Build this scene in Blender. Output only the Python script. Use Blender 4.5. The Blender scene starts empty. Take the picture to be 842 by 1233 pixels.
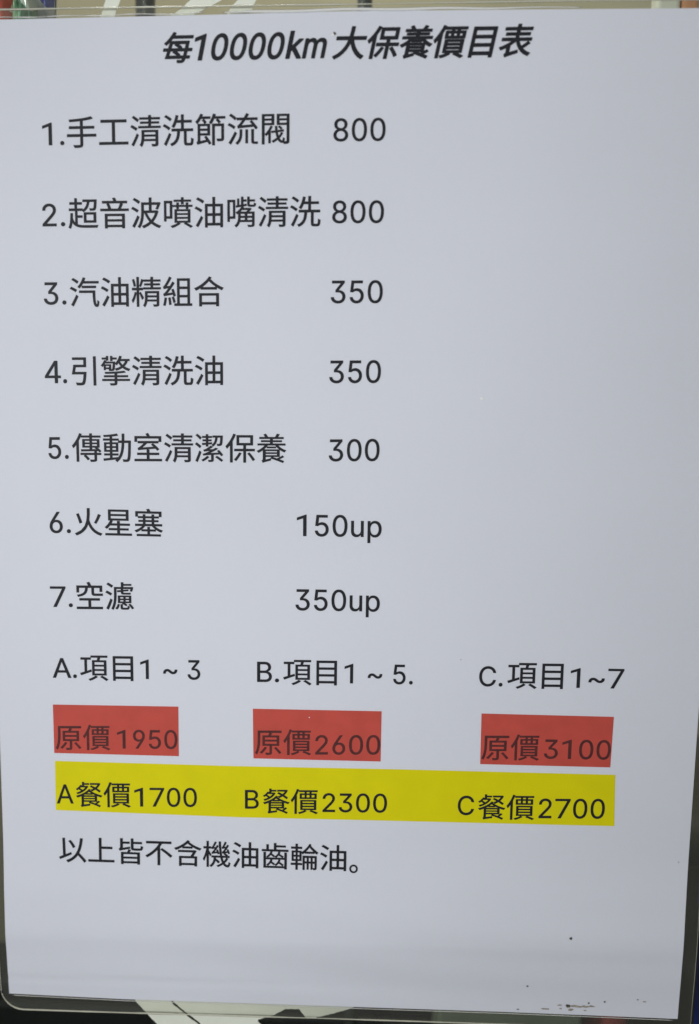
import bpy, bmesh, math, random
from mathutils import Vector, Matrix, noise
from mathutils.geometry import tessellate_polygon
random.seed(7)
sc = bpy.context.scene
col = sc.collection
Z0 = 0.40                     # the middle of the sheet stands 40 cm above the counter

# ------------------------------------------------------------------ camera
cam_data = bpy.data.cameras.new('camera')
cam = bpy.data.objects.new('camera', cam_data); col.objects.link(cam)
_r, _u, _b = Vector((0.998212, 0.058414, 0.01268)), Vector((-0.02166, 0.155767, 0.987556)), Vector((0.055712, -0.986065, 0.156754))
M = Matrix((( _r.x, _u.x, _b.x, 0.01832), (_r.y, _u.y, _b.y, -0.31222), (_r.z, _u.z, _b.z, 0.05996 + Z0), (0, 0, 0, 1)))
cam.matrix_world = M
cam_data.sensor_fit = 'VERTICAL'; cam_data.sensor_height = 24; cam_data.sensor_width = 16.4; cam_data.lens = 25.304
cam_data.clip_start = 0.01; cam_data.clip_end = 50
cam_data.dof.use_dof = True; cam_data.dof.focus_distance = 0.322; cam_data.dof.aperture_fstop = 5.0
sc.camera = cam

# ------------------------------------------------------------------ world, lamps, exposure
w = bpy.data.worlds.new('World'); sc.world = w; w.use_nodes = True
wb = w.node_tree.nodes['Background']; wb.inputs[0].default_value = (0.93, 0.94, 0.95, 1); wb.inputs[1].default_value = 0.30
def spot(name, loc, aim, power, size, blend, radius, color):
    l = bpy.data.lights.new(name, 'SPOT'); l.energy = power; l.spot_size = math.radians(size); l.spot_blend = blend
    l.shadow_soft_size = radius; l.color = color
    o = bpy.data.objects.new(name, l); col.objects.link(o)
    o.location = Vector(loc) + Vector((0, 0, Z0))
    o.rotation_euler = (Vector(aim) - Vector(loc)).to_track_quat('-Z', 'Y').to_euler()
    return o
spot('work_lamp', (-0.456, -0.588, 0.081), (0.274, 0, -0.0505), 15.3, 77.9, 1.0, 0.05, (0.96, 0.98, 1.0))
pl = bpy.data.lights.new('back_fill_lamp', 'POINT'); pl.energy = 2.7; pl.shadow_soft_size = .06; pl.color = (1.0, .97, .90)
po = bpy.data.objects.new('back_fill_lamp', pl); col.objects.link(po); po.location = (-.12, .10, Z0 + .48)     # added fill light, unseen behind the window, to brighten the wall
sc.view_settings.view_transform = 'Standard'; sc.view_settings.look = 'None'
sc.view_settings.exposure = 0; sc.view_settings.gamma = 1; sc.view_settings.use_curve_mapping = False

# ------------------------------------------------------------------ helpers
def tag(o, label=None, cat=None, group=None, kind=None):
    for k, v in (('label', label), ('category', cat), ('group', group), ('kind', kind)):
        if v: o[k] = v
    return o
def empty(name, loc):
    o = bpy.data.objects.new(name, None); o.location = loc; o.empty_display_size = .02; col.objects.link(o); return o
def link(name, verts, faces, mat, parent=None, smooth=False):
    """verts in world metres (z without Z0); parents are plain Empties or meshes at the sheet's origin"""
    me = bpy.data.meshes.new(name); me.from_pydata(verts, [], faces); me.update()
    if smooth:
        for p in me.polygons: p.use_smooth = True
    me.materials.append(mat)
    o = bpy.data.objects.new(name, me); col.objects.link(o)
    if parent: o.parent = parent
    return o
def from_bm(name, bm, mat, parent=None, loc=None, smooth=False):
    me = bpy.data.meshes.new(name); bm.normal_update(); bm.to_mesh(me); bm.free()
    if smooth:
        for p in me.polygons: p.use_smooth = True
    me.materials.append(mat)
    o = bpy.data.objects.new(name, me); col.objects.link(o)
    if parent: o.parent = parent
    if loc: o.location = loc
    return o
def add_box(bm, x0, x1, y0, y1, z0, z1, bev=0.0):
    b = bmesh.new(); bmesh.ops.create_cube(b, size=1)
    for v in b.verts: v.co = Vector(((x0+x1)/2 + v.co.x*(x1-x0), (y0+y1)/2 + v.co.y*(y1-y0), (z0+z1)/2 + v.co.z*(z1-z0)))
    if bev: bmesh.ops.bevel(b, geom=list(b.edges), offset=bev, segments=3, affect='EDGES', profile=.5)
    me = bpy.data.meshes.new('tmp'); b.to_mesh(me); b.free(); bm.from_mesh(me); bpy.data.meshes.remove(me)
def add_lathe(bm, prof, n=40, cx=0, cy=0):
    rings = []
    for r, z in prof:
        rings.append([bm.verts.new((cx + r*math.cos(2*math.pi*i/n), cy + r*math.sin(2*math.pi*i/n), z)) for i in range(n)])
    for a, b in zip(rings, rings[1:]):
        for i in range(n): bm.faces.new((a[i], a[(i+1) % n], b[(i+1) % n], b[i]))
    bm.faces.new(rings[0][::-1]); bm.faces.new(rings[-1])
def tube(pts, r, n=8):
    V, F = [], []
    for i, p in enumerate(pts):
        p = Vector(p); a = Vector(pts[max(i-1, 0)]); b = Vector(pts[min(i+1, len(pts)-1)])
        t = (b - a).normalized(); s = t.cross(Vector((0, 1, 0))).normalized(); q = s.cross(t)
        rr = r(i/(len(pts)-1)) if callable(r) else r
        for k in range(n):
            an = 2*math.pi*k/n; V.append(tuple(p + s*rr*math.cos(an) + q*rr*math.sin(an)))
    for i in range(len(pts)-1):
        for k in range(n): F.append((i*n+k, i*n+(k+1) % n, (i+1)*n+(k+1) % n, (i+1)*n+k))
    F.append(tuple(range(n))[::-1]); F.append(tuple(range((len(pts)-1)*n, len(pts)*n)))
    return V, F

# ------------------------------------------------------------------ materials
def mat(name, color, rough=.5, metal=0.0, vary=0.0, scale=20.0, color2=None, bump=0.0, bscale=200.0, spec=0.5, detail=6):
    m = bpy.data.materials.new(name); m.use_nodes = True; nt = m.node_tree; p = nt.nodes['Principled BSDF']
    p.inputs['Roughness'].default_value = rough; p.inputs['Metallic'].default_value = metal
    p.inputs['Specular IOR Level'].default_value = spec
    p.inputs['Base Color'].default_value = (*color, 1)
    tc = nt.nodes.new('ShaderNodeTexCoord')
    if vary or color2:
        n = nt.nodes.new('ShaderNodeTexNoise'); n.inputs['Scale'].default_value = scale; n.inputs['Detail'].default_value = detail
        nt.links.new(tc.outputs['Object'], n.inputs['Vector'])
        r = nt.nodes.new('ShaderNodeValToRGB')
        c2 = color2 or tuple(c*(1-vary) for c in color)
        r.color_ramp.elements[0].position = .32; r.color_ramp.elements[1].position = .68
        r.color_ramp.elements[0].color = (*c2, 1); r.color_ramp.elements[1].color = (*color, 1)
        nt.links.new(n.outputs['Fac'], r.inputs['Fac']); nt.links.new(r.outputs['Color'], p.inputs['Base Color'])
    if bump:
        n2 = nt.nodes.new('ShaderNodeTexNoise'); n2.inputs['Scale'].default_value = bscale; n2.inputs['Detail'].default_value = 4
        nt.links.new(tc.outputs['Object'], n2.inputs['Vector'])
        b = nt.nodes.new('ShaderNodeBump'); b.inputs['Strength'].default_value = bump; b.inputs['Distance'].default_value = .002
        nt.links.new(n2.outputs['Fac'], b.inputs['Height']); nt.links.new(b.outputs['Normal'], p.inputs['Normal'])
    return m
def clear(name, haze, haze_col, rough, tint=(1, 1, 1), refl=1.0, bump=.0, bscale=60):
    """thin clear plastic or glass: see-through, a Fresnel reflection and a little milky haze"""
    m = bpy.data.materials.new(name); m.use_nodes = True; nt = m.node_tree; nt.nodes.clear()
    out = nt.nodes.new('ShaderNodeOutputMaterial'); tr = nt.nodes.new('ShaderNodeBsdfTransparent'); tr.inputs[0].default_value = (*tint, 1)
    df = nt.nodes.new('ShaderNodeBsdfDiffuse'); df.inputs[0].default_value = (*haze_col, 1)
    gl = nt.nodes.new('ShaderNodeBsdfGlossy'); gl.inputs['Roughness'].default_value = rough
    fr = nt.nodes.new('ShaderNodeFresnel'); fr.inputs[0].default_value = 1.45
    mu = nt.nodes.new('ShaderNodeMath'); mu.operation = 'MULTIPLY'; mu.inputs[1].default_value = refl
    m1 = nt.nodes.new('ShaderNodeMixShader'); m1.inputs[0].default_value = haze
    m2 = nt.nodes.new('ShaderNodeMixShader')
    if bump:
        tc = nt.nodes.new('ShaderNodeTexCoord'); n = nt.nodes.new('ShaderNodeTexNoise'); n.inputs['Scale'].default_value = bscale
        nt.links.new(tc.outputs['Object'], n.inputs['Vector'])
        b = nt.nodes.new('ShaderNodeBump'); b.inputs['Strength'].default_value = bump; b.inputs['Distance'].default_value = .001
        nt.links.new(n.outputs['Fac'], b.inputs['Height']); nt.links.new(b.outputs['Normal'], gl.inputs['Normal'])
    L = nt.links.new
    L(tr.outputs[0], m1.inputs[1]); L(df.outputs[0], m1.inputs[2]); L(fr.outputs[0], mu.inputs[0]); L(mu.outputs[0], m2.inputs[0])
    L(m1.outputs[0], m2.inputs[1]); L(gl.outputs[0], m2.inputs[2]); L(m2.outputs[0], out.inputs[0])
    return m
PAPER = mat('paper', (.815, .832, .902), .65, vary=.03, scale=14, bump=.03, bscale=500, spec=.05)
INK = mat('black_ink', (.020, .021, .028), .55, vary=.25, scale=500, spec=.2)
REDINK = mat('ink_over_red', (.085, .026, .027), .6, color2=(.135, .035, .033), scale=420, spec=.2)
RED = mat('red_highlight', (.66, .100, .074), .6, vary=.10, scale=160, spec=.2)
YELLOW = mat('yellow_highlight', (.84, .765, .0005), .6, vary=.05, scale=120, spec=.2)
DIRT = mat('dirt', (.11, .098, .085), .8, vary=.5, scale=900)
STAIN = mat('brown_stain', (.26, .22, .17), .8, color2=(.52, .47, .39), scale=700)
DUST = mat('white_dust', (.95, .95, .95), .4)  # pale specks lying under the film
FILM = clear('laminate_film', .004, (.8, .8, .75), .10, tint=(.995, .995, .99), refl=.22, bump=.10, bscale=45)
BACKFILM = clear('back_laminate_film', .05, (.80, .81, .70), .25, tint=(.99, .995, .972), refl=.5, bump=.4, bscale=90)
EDGE = clear('sealed_edge', .65, (.86, .85, .72), .12, tint=(.9, .9, .8))  # milky whitish colour stands in for light caught in the rim
RIDGE_GLINT = clear('seal_ridge_glint', .95, (.97, .97, .92), .10)  # near-white haze paints the glare streaks where film meets paper
GLASS = clear('window_glass', .004, (.6, .7, .65), .02, tint=(.95, .97, .95), refl=.6)
VINYL = mat('white_vinyl', (.90, .93, .80), .45, vary=.05, scale=60, bump=.1, bscale=300)

# ------------------------------------------------------------------ the sheet's own surface, in millimetres
def smooth(t): t = min(1, max(0, t)); return t*t*(3-2*t)
def bow(x, z):
    """how far the sheet stands out towards the viewer at x, z (mm)"""
    h = .35*math.sin(x*.021+.6)*math.cos(z*.016) + .22*math.sin(z*.031 + x*.006)
    f1 = z - (-126.5 + .016*x); f2 = z - (-140.9 + .024*x)          # the two creases near the foot
    if f1 < 0: h += .065*f1 if f2 > 0 else .065*(f1-f2) + .045*f2
    if x < 20: h -= .16*math.exp(-(f2/.6)**2)*smooth((20-x)/100)
    h += .95*smooth((-93 - z)/32)                                     # and swells a little just above them
    h += .05*math.sin(z*.42 + x*.015 + 1.2*math.sin(x*.03))*smooth((-100 - z)/12)
    t = z - (125.5 + .025*x)                                         # the soft step below the heading's upper edge
    h += .22*smooth(t/6)
    return h
LAYER = dict(paper=0, mark=.05, ink=.10, dirt=.14, film=.20)
def P3(x, z, layer):
    return (x/1000, -(bow(x, z) + layer)/1000, z/1000)
def lerp_poly(poly, t):
    """point on an open polyline parametrised by x"""
    for a, b in zip(poly, poly[1:]):
        if t <= b[0] or b is poly[-1]:
            k = (t-a[0])/(b[0]-a[0]); return a[1] + k*(b[1]-a[1])

GLYPHS = {
'每': (1000, "434,500 474,481 514,459 554,436 588,412 616,389 574,345 744,345 750,503 290,503 269,345 568,345 541,368 507,392 469,416 430,439 391,458|195,347 201,394 208,440 213,485 218,529 223,570 826,570 826,555 825,533 818,347 959,347 959,279 815,279 811,218 807,164 803,118 924,118 924,51 795,51 787,8 777,-22 766,-42 746,-62 723,-74 695,-79 660,-80 615,-79 566,-77 563,-58 557,-36 548,-17 596,-20 636,-22 664,-22 685,-19 700,-7 707,5 714,24 720,51 187,52 146,52 154,91 162,134 169,180 177,229 185,279 43,279 43,347|734,163 738,217 741,280 409,280 451,258 494,234 534,207 570,181 599,156 564,118 729,118|406,280 260,280 235,118 545,118 516,143 482,169 444,194 404,217 365,238|346,824 333,795 319,767 304,739 925,739 925,671 265,671 235,624 203,580 171,538 139,500 106,465 86,480 61,496 39,510 94,563 146,626 193,696 235,770 271,846"),
'大': (1000, "542,839 541,788 540,734 537,676 533,615 526,553 942,553 942,476 563,476 612,349 676,233 755,134 849,52 958,-8 938,-29 918,-54 902,-78 793,-13 700,71 620,172 554,289 501,419 464,304 409,193 332,90 231,-2 100,-78 85,-57 64,-35 43,-16 176,58 277,149 350,252 401,362 433,476 62,476 62,553 446,553 453,616 457,677 460,735 460,789 461,839"),
'保': (1000, "452,542 824,542 824,726 452,726|528,216 497,164 463,111 428,59 392,12 357,-30 340,-16 318,-1 298,12 333,51 368,95 402,141 433,189 460,237|786,238 826,193 865,145 902,97 935,52 960,12 899,-26 874,16 843,62 807,112 768,161 729,206|899,793 899,474 673,474 673,355 957,355 957,286 673,286 673,-80 598,-80 598,286 306,286 306,355 598,355 598,474 380,474 380,793|347,815 329,771 309,728 288,685 265,643 242,602 242,-77 169,-77 169,491 135,446 101,405 65,367 54,390 38,418 23,441 82,505 139,578 191,660 238,747 277,837"),
'養': (1000, "644,431 644,387 355,387 355,431|213,-61 202,-38 189,-19 206,-7 221,14 227,47 227,325 180,293 132,264 84,239 69,257 49,277 31,294 90,321 147,353 201,390 249,430 292,475 58,475 58,530 460,530 460,583 170,583 170,633 460,633 460,683 116,683 116,737 302,737 286,764 268,791 250,817 316,840 343,805 368,769 387,737 617,737 639,771 660,808 676,842 756,822 736,792 717,763 697,737 884,737 884,683 537,683 537,633 829,633 829,583 537,583 537,530 943,530 943,475 706,475 748,433 797,395 850,362 908,334 967,312 950,295 932,274 918,254 851,284 786,322 726,368 672,419 626,475 379,475 341,427 296,382 248,341 758,341 758,108 307,108 307,13 476,52 478,22 481,-6 374,-34 303,-53 259,-66 235,-75 221,-82|307,205 307,155 683,155 683,205|683,295 307,295 307,247 683,247|502,105 556,89 614,71 673,51 711,68 749,87 787,107 822,127 852,146 900,106 850,78 795,53 740,29 799,8 853,-12 898,-30 867,-84 804,-58 726,-29 641,2 553,32 471,59"),
'價': (1000, "424,220 835,220 835,278 424,278|424,115 835,115 835,173 424,173|424,325 835,325 835,381 424,381|908,429 908,67 354,67 354,429|728,59 781,41 833,21 884,1 930,-20 969,-39 905,-83 870,-64 828,-43 781,-22 731,-2 679,17|568,22 527,-3 480,-26 428,-48 373,-66 319,-81 307,-64 293,-46 278,-31 331,-17 384,0 434,20 478,40 514,61|506,673 506,732 309,732 309,790 951,790 951,732 741,732 741,673 920,673 920,477 333,477 333,673|567,673 678,673 678,732 567,732|399,527 506,527 506,623 399,623|567,527 678,527 678,623 567,623|741,527 851,527 851,623 741,623|302,816 289,776 274,736 258,696 242,657 224,619 224,-80 152,-80 152,484 121,436 90,391 57,350 47,373 32,402 18,426 69,492 117,569 162,653 201,743 233,835"),
'目': (1000, "233,305 759,305 759,470 233,470|759,542 759,704 233,704 233,542|233,67 759,67 759,233 233,233|837,778 837,-74 759,-74 759,-6 233,-6 233,-74 158,-74 158,778"),
'表': (1000, "244,-57 232,-32 219,-11 237,1 252,22 258,55 258,203 201,172 143,145 86,122 71,142 53,165 36,183 112,211 189,247 265,289 335,335 397,385 65,385 65,450 460,450 460,539 156,539 156,601 460,601 460,686 105,686 105,751 460,751 460,840 536,840 536,751 902,751 902,686 536,686 536,601 858,601 858,539 536,539 536,450 934,450 934,385 566,385 583,346 602,309 623,273 647,239 672,207 709,233 746,262 783,291 817,319 846,346 908,302 872,272 833,243 793,214 753,187 714,162 757,125 804,92 855,63 909,39 967,19 949,-1 931,-24 917,-46 801,5 700,75 616,162 546,266 492,385 465,357 435,329 404,302 370,276 335,251 335,31 579,104 582,81 587,58 591,38 451,-7 358,-37 301,-57 269,-70 252,-79"),
'手': (1000, "463,322 463,484 117,484 117,556 463,556 463,710 396,704 329,699 263,694 197,691 134,688 130,710 123,733 116,753 264,762 415,775 560,791 691,813 798,839 853,778 799,764 740,750 677,739 610,728 540,719 540,556 896,556 896,484 540,484 540,322 953,322 953,248 540,248 540,25 534,-19 517,-47 487,-63 461,-69 427,-73 386,-76 336,-76 278,-76 270,-52 258,-25 246,-2 326,-3 392,-3 432,-3 456,4 463,25 463,248 50,248 50,322"),
'工': (1000, "456,72 456,650 104,650 104,727 900,727 900,650 539,650 539,72 951,72 951,-3 52,-3 52,72"),
'清': (1000, "129,825 185,787 242,747 287,712 243,652 198,690 141,733 85,774|72,555 130,524 190,490 238,460 199,396 152,428 93,465 34,499|90,32 124,94 159,163 193,234 224,304 279,262 250,196 218,128 185,60 151,-5 119,-64 59,-21|663,840 663,776 941,776 941,718 663,718 663,651 911,651 911,596 663,596 663,522 961,522 961,464 277,464 277,522 588,522 588,596 334,596 334,651 588,651 588,718 309,718 309,776 588,776 588,840|448,215 448,190 446,164 444,137 805,137 805,215|805,347 448,347 448,269 805,269|881,403 881,3 878,-30 866,-52 844,-66 810,-74 763,-77 702,-77 697,-56 688,-33 679,-12 725,-13 764,-14 787,-13 801,-9 805,3 805,83 437,83 423,22 402,-35 370,-87 354,-68 332,-48 313,-33 340,14 358,66 368,119 373,171 374,220 374,403"),
'洗': (1000, "131,828 168,808 207,785 244,760 276,736 302,713 255,655 230,679 198,705 162,731 123,756 85,778|80,562 119,543 159,521 197,497 231,474 259,452 215,392 188,415 154,439 117,464 77,487 38,508|97,32 129,94 163,162 197,233 228,303 283,260 256,194 226,126 194,58 163,-8 132,-68 67,-21|511,811 501,765 489,720 476,675 600,675 600,840 674,840 674,675 921,675 921,604 674,604 674,425 960,425 960,353 760,353 760,33 765,6 790,0 814,0 848,0 874,0 894,10 904,54 908,151 927,139 951,128 974,121 968,44 958,-10 941,-44 916,-63 881,-68 851,-68 809,-68 779,-68 722,-59 694,-28 686,33 686,353 557,353 545,233 520,130 476,44 407,-26 306,-81 294,-61 278,-39 260,-22 351,25 412,85 450,160 471,249 481,353 306,353 306,425 600,425 600,604 452,604 428,549 402,499 374,455 355,468 330,483 308,495 343,548 373,609 398,677 419,750 435,825"),
'節': (1000, "297,696 327,665 356,632 378,602 323,556 302,587 274,623 244,656|726,700 759,669 790,635 813,604 759,560 737,591 706,626 674,659|181,353 181,275 411,275 411,353|411,492 181,492 181,410 411,410|99,-35 86,-12 73,6 90,21 105,45 112,81 112,551 483,551 483,215 181,215 181,43 372,85 313,167 373,195 406,152 440,106 471,61 499,18 522,-19 459,-54 445,-29 429,-1 410,28 285,-2 202,-23 151,-37 123,-47 108,-55|913,551 913,125 910,91 898,67 874,51 837,43 785,39 715,39 709,62 701,86 691,109 748,108 794,107 821,108 837,113 841,127 841,482 629,482 629,-78 558,-78 558,551|268,824 260,805 252,785 243,766 497,766 497,701 208,701 172,646 133,596 93,553 79,572 60,597 42,617 79,653 114,696 145,743 173,793 195,845|665,826 659,806 653,786 646,766 956,766 956,701 619,701 590,642 557,589 522,543 505,560 483,580 463,597 496,637 525,683 550,733 571,788 588,844"),
'流': (1000, "649,361 649,-37 582,-37 582,361|473,367 473,261 470,193 460,123 436,53 394,-14 330,-76 314,-59 295,-41 277,-26 334,28 372,86 393,146 403,206 405,263 405,367|129,828 167,806 205,781 242,755 274,729 300,705 254,646 230,671 198,698 162,725 123,751 85,774|80,555 120,537 161,517 201,495 236,472 264,450 222,388 194,410 160,434 121,457 80,480 40,499|100,36 139,98 179,166 219,237 256,306 310,257 276,192 240,124 202,57 164,-8 128,-67 65,-16|832,367 832,38 835,9 847,1 865,1 889,1 907,1 929,2 950,5 953,-25 956,-54 934,-58 908,-58 888,-58 861,-58 841,-58 791,-48 768,-17 762,39 762,367|347,421 338,448 329,472 351,483 375,505 403,536 423,560 451,596 485,642 315,642 315,710 531,710 558,752 583,795 606,838 680,808 660,775 639,742 618,710 942,710 942,642 571,642 546,608 521,575 496,544 470,514 445,485 788,504 716,593 773,626 811,583 850,536 888,490 922,447 950,409 889,369 874,392 856,417 835,444 632,429 499,419 419,412 376,406 353,400"),
'閥': (1000, "622,453 654,431 684,406 707,382 666,347 644,372 615,398 583,422|729,244 698,190 661,140 618,94 644,55 673,29 705,19 718,29 728,60 735,112 757,94 780,81 774,47 766,19 758,-4 830,-4 842,1 846,15 846,480 543,480 543,797 919,797 919,14 916,-22 906,-47 886,-64 855,-73 812,-76 757,-77 752,-54 744,-27 726,-42 706,-47 653,-34 607,0 570,53 526,21 480,-7 430,-33 417,-18 401,-1 386,13 443,41 496,73 545,108 529,155 516,207 506,263 380,250 372,304 497,317 492,359 488,402 485,446 546,446 549,404 552,363 557,324 746,344 753,290 565,270 573,227 583,188 594,152 625,186 651,223 672,261|407,436 389,399 369,362 348,326 348,-49 286,-49 286,238 263,211 240,187 217,164 205,180 189,198 174,214 214,253 253,298 289,347 321,400 348,455|159,614 159,536 383,536 383,614|383,741 159,741 159,666 383,666|615,614 615,536 846,536 846,614|846,741 615,741 615,666 846,666|454,797 454,480 159,480 159,-81 87,-81 87,797"),
'超': (1000, "594,164 833,164 833,348 594,348|908,411 908,101 523,101 523,411|165,385 164,336 162,288 159,241 182,180 211,131 246,93 246,461 52,461 52,529 232,529 232,653 73,653 73,720 232,720 232,840 302,840 302,720 460,720 460,653 302,653 302,529 480,529 480,486 528,520 567,562 596,611 618,668 631,733 490,733 490,798 930,798 930,786 929,768 924,673 918,601 910,549 900,513 888,492 872,478 853,471 830,467 801,466 763,466 720,467 717,489 711,512 701,532 741,529 774,528 796,528 814,529 827,537 839,566 848,628 856,733 702,733 685,650 658,579 620,519 572,468 513,427 496,443 473,461 313,461 313,319 470,319 470,252 313,252 313,51 352,38 395,29 442,22 495,19 552,18 608,18 702,17 810,18 907,19 970,20 958,-2 947,-29 940,-54 553,-54 436,-49 338,-34 259,-3 196,45 146,115 139,71 129,28 118,-11 104,-48 88,-81 70,-69 47,-56 27,-45 56,22 76,100 88,189 94,286 97,389"),
'音': (1000, "509,848 529,816 546,782 558,749 897,749 897,681 112,681 112,749 474,749 463,778 450,806 435,833|319,675 348,624 371,571 385,523 349,514 613,514 639,567 664,625 685,679 766,659 742,609 718,560 693,514 946,514 946,446 55,446 55,514 306,514 293,561 273,612 248,659|267,21 740,21 740,130 267,130|740,190 740,294 267,294 267,190|818,358 818,-79 740,-79 740,-43 267,-43 267,-81 193,-81 193,358"),
'波': (1000, "135,830 172,811 211,789 248,766 282,743 309,722 265,662 238,684 205,708 167,732 129,756 92,777|80,562 118,544 157,523 196,502 230,480 258,460 215,398 188,419 154,442 116,465 76,487 38,506|93,31 126,93 161,161 195,232 226,301 285,256 256,191 225,124 193,57 160,-8 128,-67 62,-21|426,625 426,448 597,448 597,625|597,695 597,841 670,841 670,695 890,695 903,698 957,684 941,640 924,596 907,553 889,514 872,480 807,501 824,537 842,580 859,625 670,625 670,448 825,448 839,451 886,430 862,354 833,285 798,222 759,164 715,112 759,79 806,49 857,24 910,2 967,-16 949,-35 932,-58 918,-80 860,-60 806,-36 755,-7 707,25 663,60 618,24 571,-8 521,-36 470,-61 417,-82 403,-61 386,-38 368,-20 421,0 472,22 521,49 567,78 611,112 572,159 536,209 504,263 476,320 451,381 425,381 419,289 406,192 383,96 347,4 296,-79 278,-66 255,-52 234,-42 288,48 323,147 343,249 352,349 354,442 354,695|543,332 568,286 596,241 628,200 662,161 694,199 724,239 750,283 773,330 793,381 522,381"),
'噴': (1000, "473,242 823,242 823,311 473,311|473,125 823,125 823,194 473,194|473,357 823,357 823,425 473,425|586,49 543,17 493,-12 440,-39 386,-63 333,-83 317,-65 296,-45 277,-29 330,-13 383,6 433,27 478,50 516,75|613,766 613,840 684,840 684,766 918,766 918,711 684,711 684,633 613,633 613,711 383,711 383,766|466,608 466,679 531,679 531,608 764,608 764,679 830,679 830,608 962,608 962,554 830,554 830,494 764,494 764,554 531,554 531,494 466,494 466,554 340,554 340,608|744,76 404,76 404,475 894,475 894,76 755,76 802,54 849,30 893,6 933,-17 967,-40 903,-80 872,-57 834,-33 791,-7 746,17 700,40|324,734 324,200 138,200 138,116 75,116 75,734|138,267 258,267 258,666 138,666"),
'油': (1000, "136,828 177,809 220,788 262,765 300,742 331,721 286,658 256,680 219,704 177,729 134,752 93,773|83,554 123,536 165,515 205,493 242,471 272,451 230,388 201,409 165,433 124,456 82,479 42,499|106,30 139,84 173,144 208,206 240,268 297,220 268,163 237,104 205,45 172,-12 141,-65 76,-16|603,274 438,274 438,54 603,54|848,54 848,274 676,274 676,54|603,631 603,838 676,838 676,631 921,631 921,-71 848,-71 848,-18 438,-18 438,-77 367,-77 367,631|603,558 438,558 438,347 603,347|848,347 848,558 676,558 676,347"),
'嘴': (1000, "308,745 308,181 136,181 136,90 72,90 72,745|136,245 249,245 249,682 136,682|475,329 475,260 618,260 618,329|686,260 846,260 846,329 686,329|654,386 675,403 696,423 716,443 518,443 501,423 483,404 464,386|434,782 434,589 501,600 501,838 564,838 564,755 663,755 663,698 564,698 564,609 663,625 669,567 521,545 578,528 559,498 769,498 779,502 821,472 795,443 766,413 735,386 912,386 912,3 909,-27 897,-48 876,-62 841,-69 791,-72 723,-72 718,-53 710,-32 701,-12 756,-13 800,-14 826,-13 842,-9 846,4 846,80 457,80 433,22 396,-32 344,-80 330,-63 311,-45 294,-31 344,14 377,64 397,116 406,169 408,220 408,339 375,316 362,332 346,351 331,367 374,395 416,428 454,464 488,503 516,544 345,518 339,574 379,580 379,782|475,205 474,182 472,159 469,135 618,135 618,205|686,135 846,135 846,205 686,205|759,838 759,753 926,753 926,697 759,697 759,620 764,600 789,595 814,595 851,595 879,595 894,599 902,616 905,653 922,644 942,636 962,631 951,575 927,548 887,540 856,540 812,540 782,540 729,547 703,571 696,620 696,838"),
'汽': (1000, "872,576 872,512 426,512 426,576|140,820 201,787 262,750 310,715 266,655 240,676 207,699 171,723 133,746 97,766|78,547 141,518 203,485 254,454 213,392 185,410 151,431 113,452 74,473 37,491|99,40 133,99 168,164 203,232 236,298 293,250 264,188 232,123 199,59 166,-2 134,-59 69,-10|532,821 519,787 506,754 491,722 959,722 959,656 456,656 421,599 384,549 345,504 327,519 305,537 285,550 329,596 369,650 405,710 436,774 461,840|842,429 843,288 847,166 857,72 874,10 900,-12 911,6 917,55 920,126 936,110 953,94 969,82 959,-13 936,-65 893,-82 840,-61 805,-2 784,90 774,213 770,361 333,361 333,429"),
'精': (1000, "180,358 164,290 144,220 120,152 92,91 62,42 52,67 40,93 27,116 52,157 76,206 98,262 116,319 130,375|327,348 351,308 376,263 398,222 413,194 360,138 347,175 327,221 306,270 286,314 270,345 311,374|103,774 117,731 131,686 143,642 153,599 160,562 102,547 95,585 86,627 74,673 62,718 49,761|408,752 392,708 374,662 357,618 340,576 324,541 274,559 289,597 305,641 319,687 332,733 343,774|191,504 191,839 258,839 258,504 382,504 382,434 258,434 258,-80 191,-80 191,434 43,434 43,504|712,840 712,759 951,759 951,701 712,701 712,639 932,639 932,584 712,584 712,517 960,517 960,459 401,459 401,517 640,517 640,584 438,584 438,639 640,639 640,701 413,701 413,759 640,759 640,840|529,212 529,188 528,163 526,137 832,137 832,212|832,340 529,340 529,266 832,266|902,399 902,-2 899,-33 889,-54 869,-67 837,-75 794,-78 738,-78 733,-58 725,-36 716,-16 759,-17 795,-17 816,-17 829,-14 832,-2 832,84 519,84 504,21 481,-39 446,-92 431,-75 412,-56 394,-43 424,5 443,57 454,111 459,164 460,215 460,399"),
'組': (1000, "267,200 275,157 282,111 288,65 293,22 296,-17 232,-30 230,9 226,53 220,99 214,145 207,189|151,186 144,133 135,80 125,30 113,-17 101,-58 82,-50 60,-42 39,-35 52,5 64,50 73,98 81,148 87,197|375,225 397,167 415,106 429,53 368,33 356,87 338,149 319,208|891,789 891,10 959,10 959,-59 401,-59 401,10 490,10 490,789|820,10 820,206 560,206 560,10|560,274 820,274 820,465 560,465|820,534 820,721 560,721 560,534|63,261 54,287 45,311 68,322 93,344 122,376 145,402 176,441 214,491 127,480 83,472 63,466 57,486 48,511 39,534 57,543 76,562 97,589 116,616 143,660 176,715 209,778 238,843 306,814 277,757 245,701 212,646 178,595 143,547 260,557 288,600 315,644 339,688 404,649 360,580 314,513 265,447 216,385 165,328 342,352 332,384 321,416 310,446 368,463 385,420 401,375 415,331 427,290 436,254 373,233 369,251 365,271 359,293 240,275 160,262 111,253 84,246 69,240"),
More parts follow.
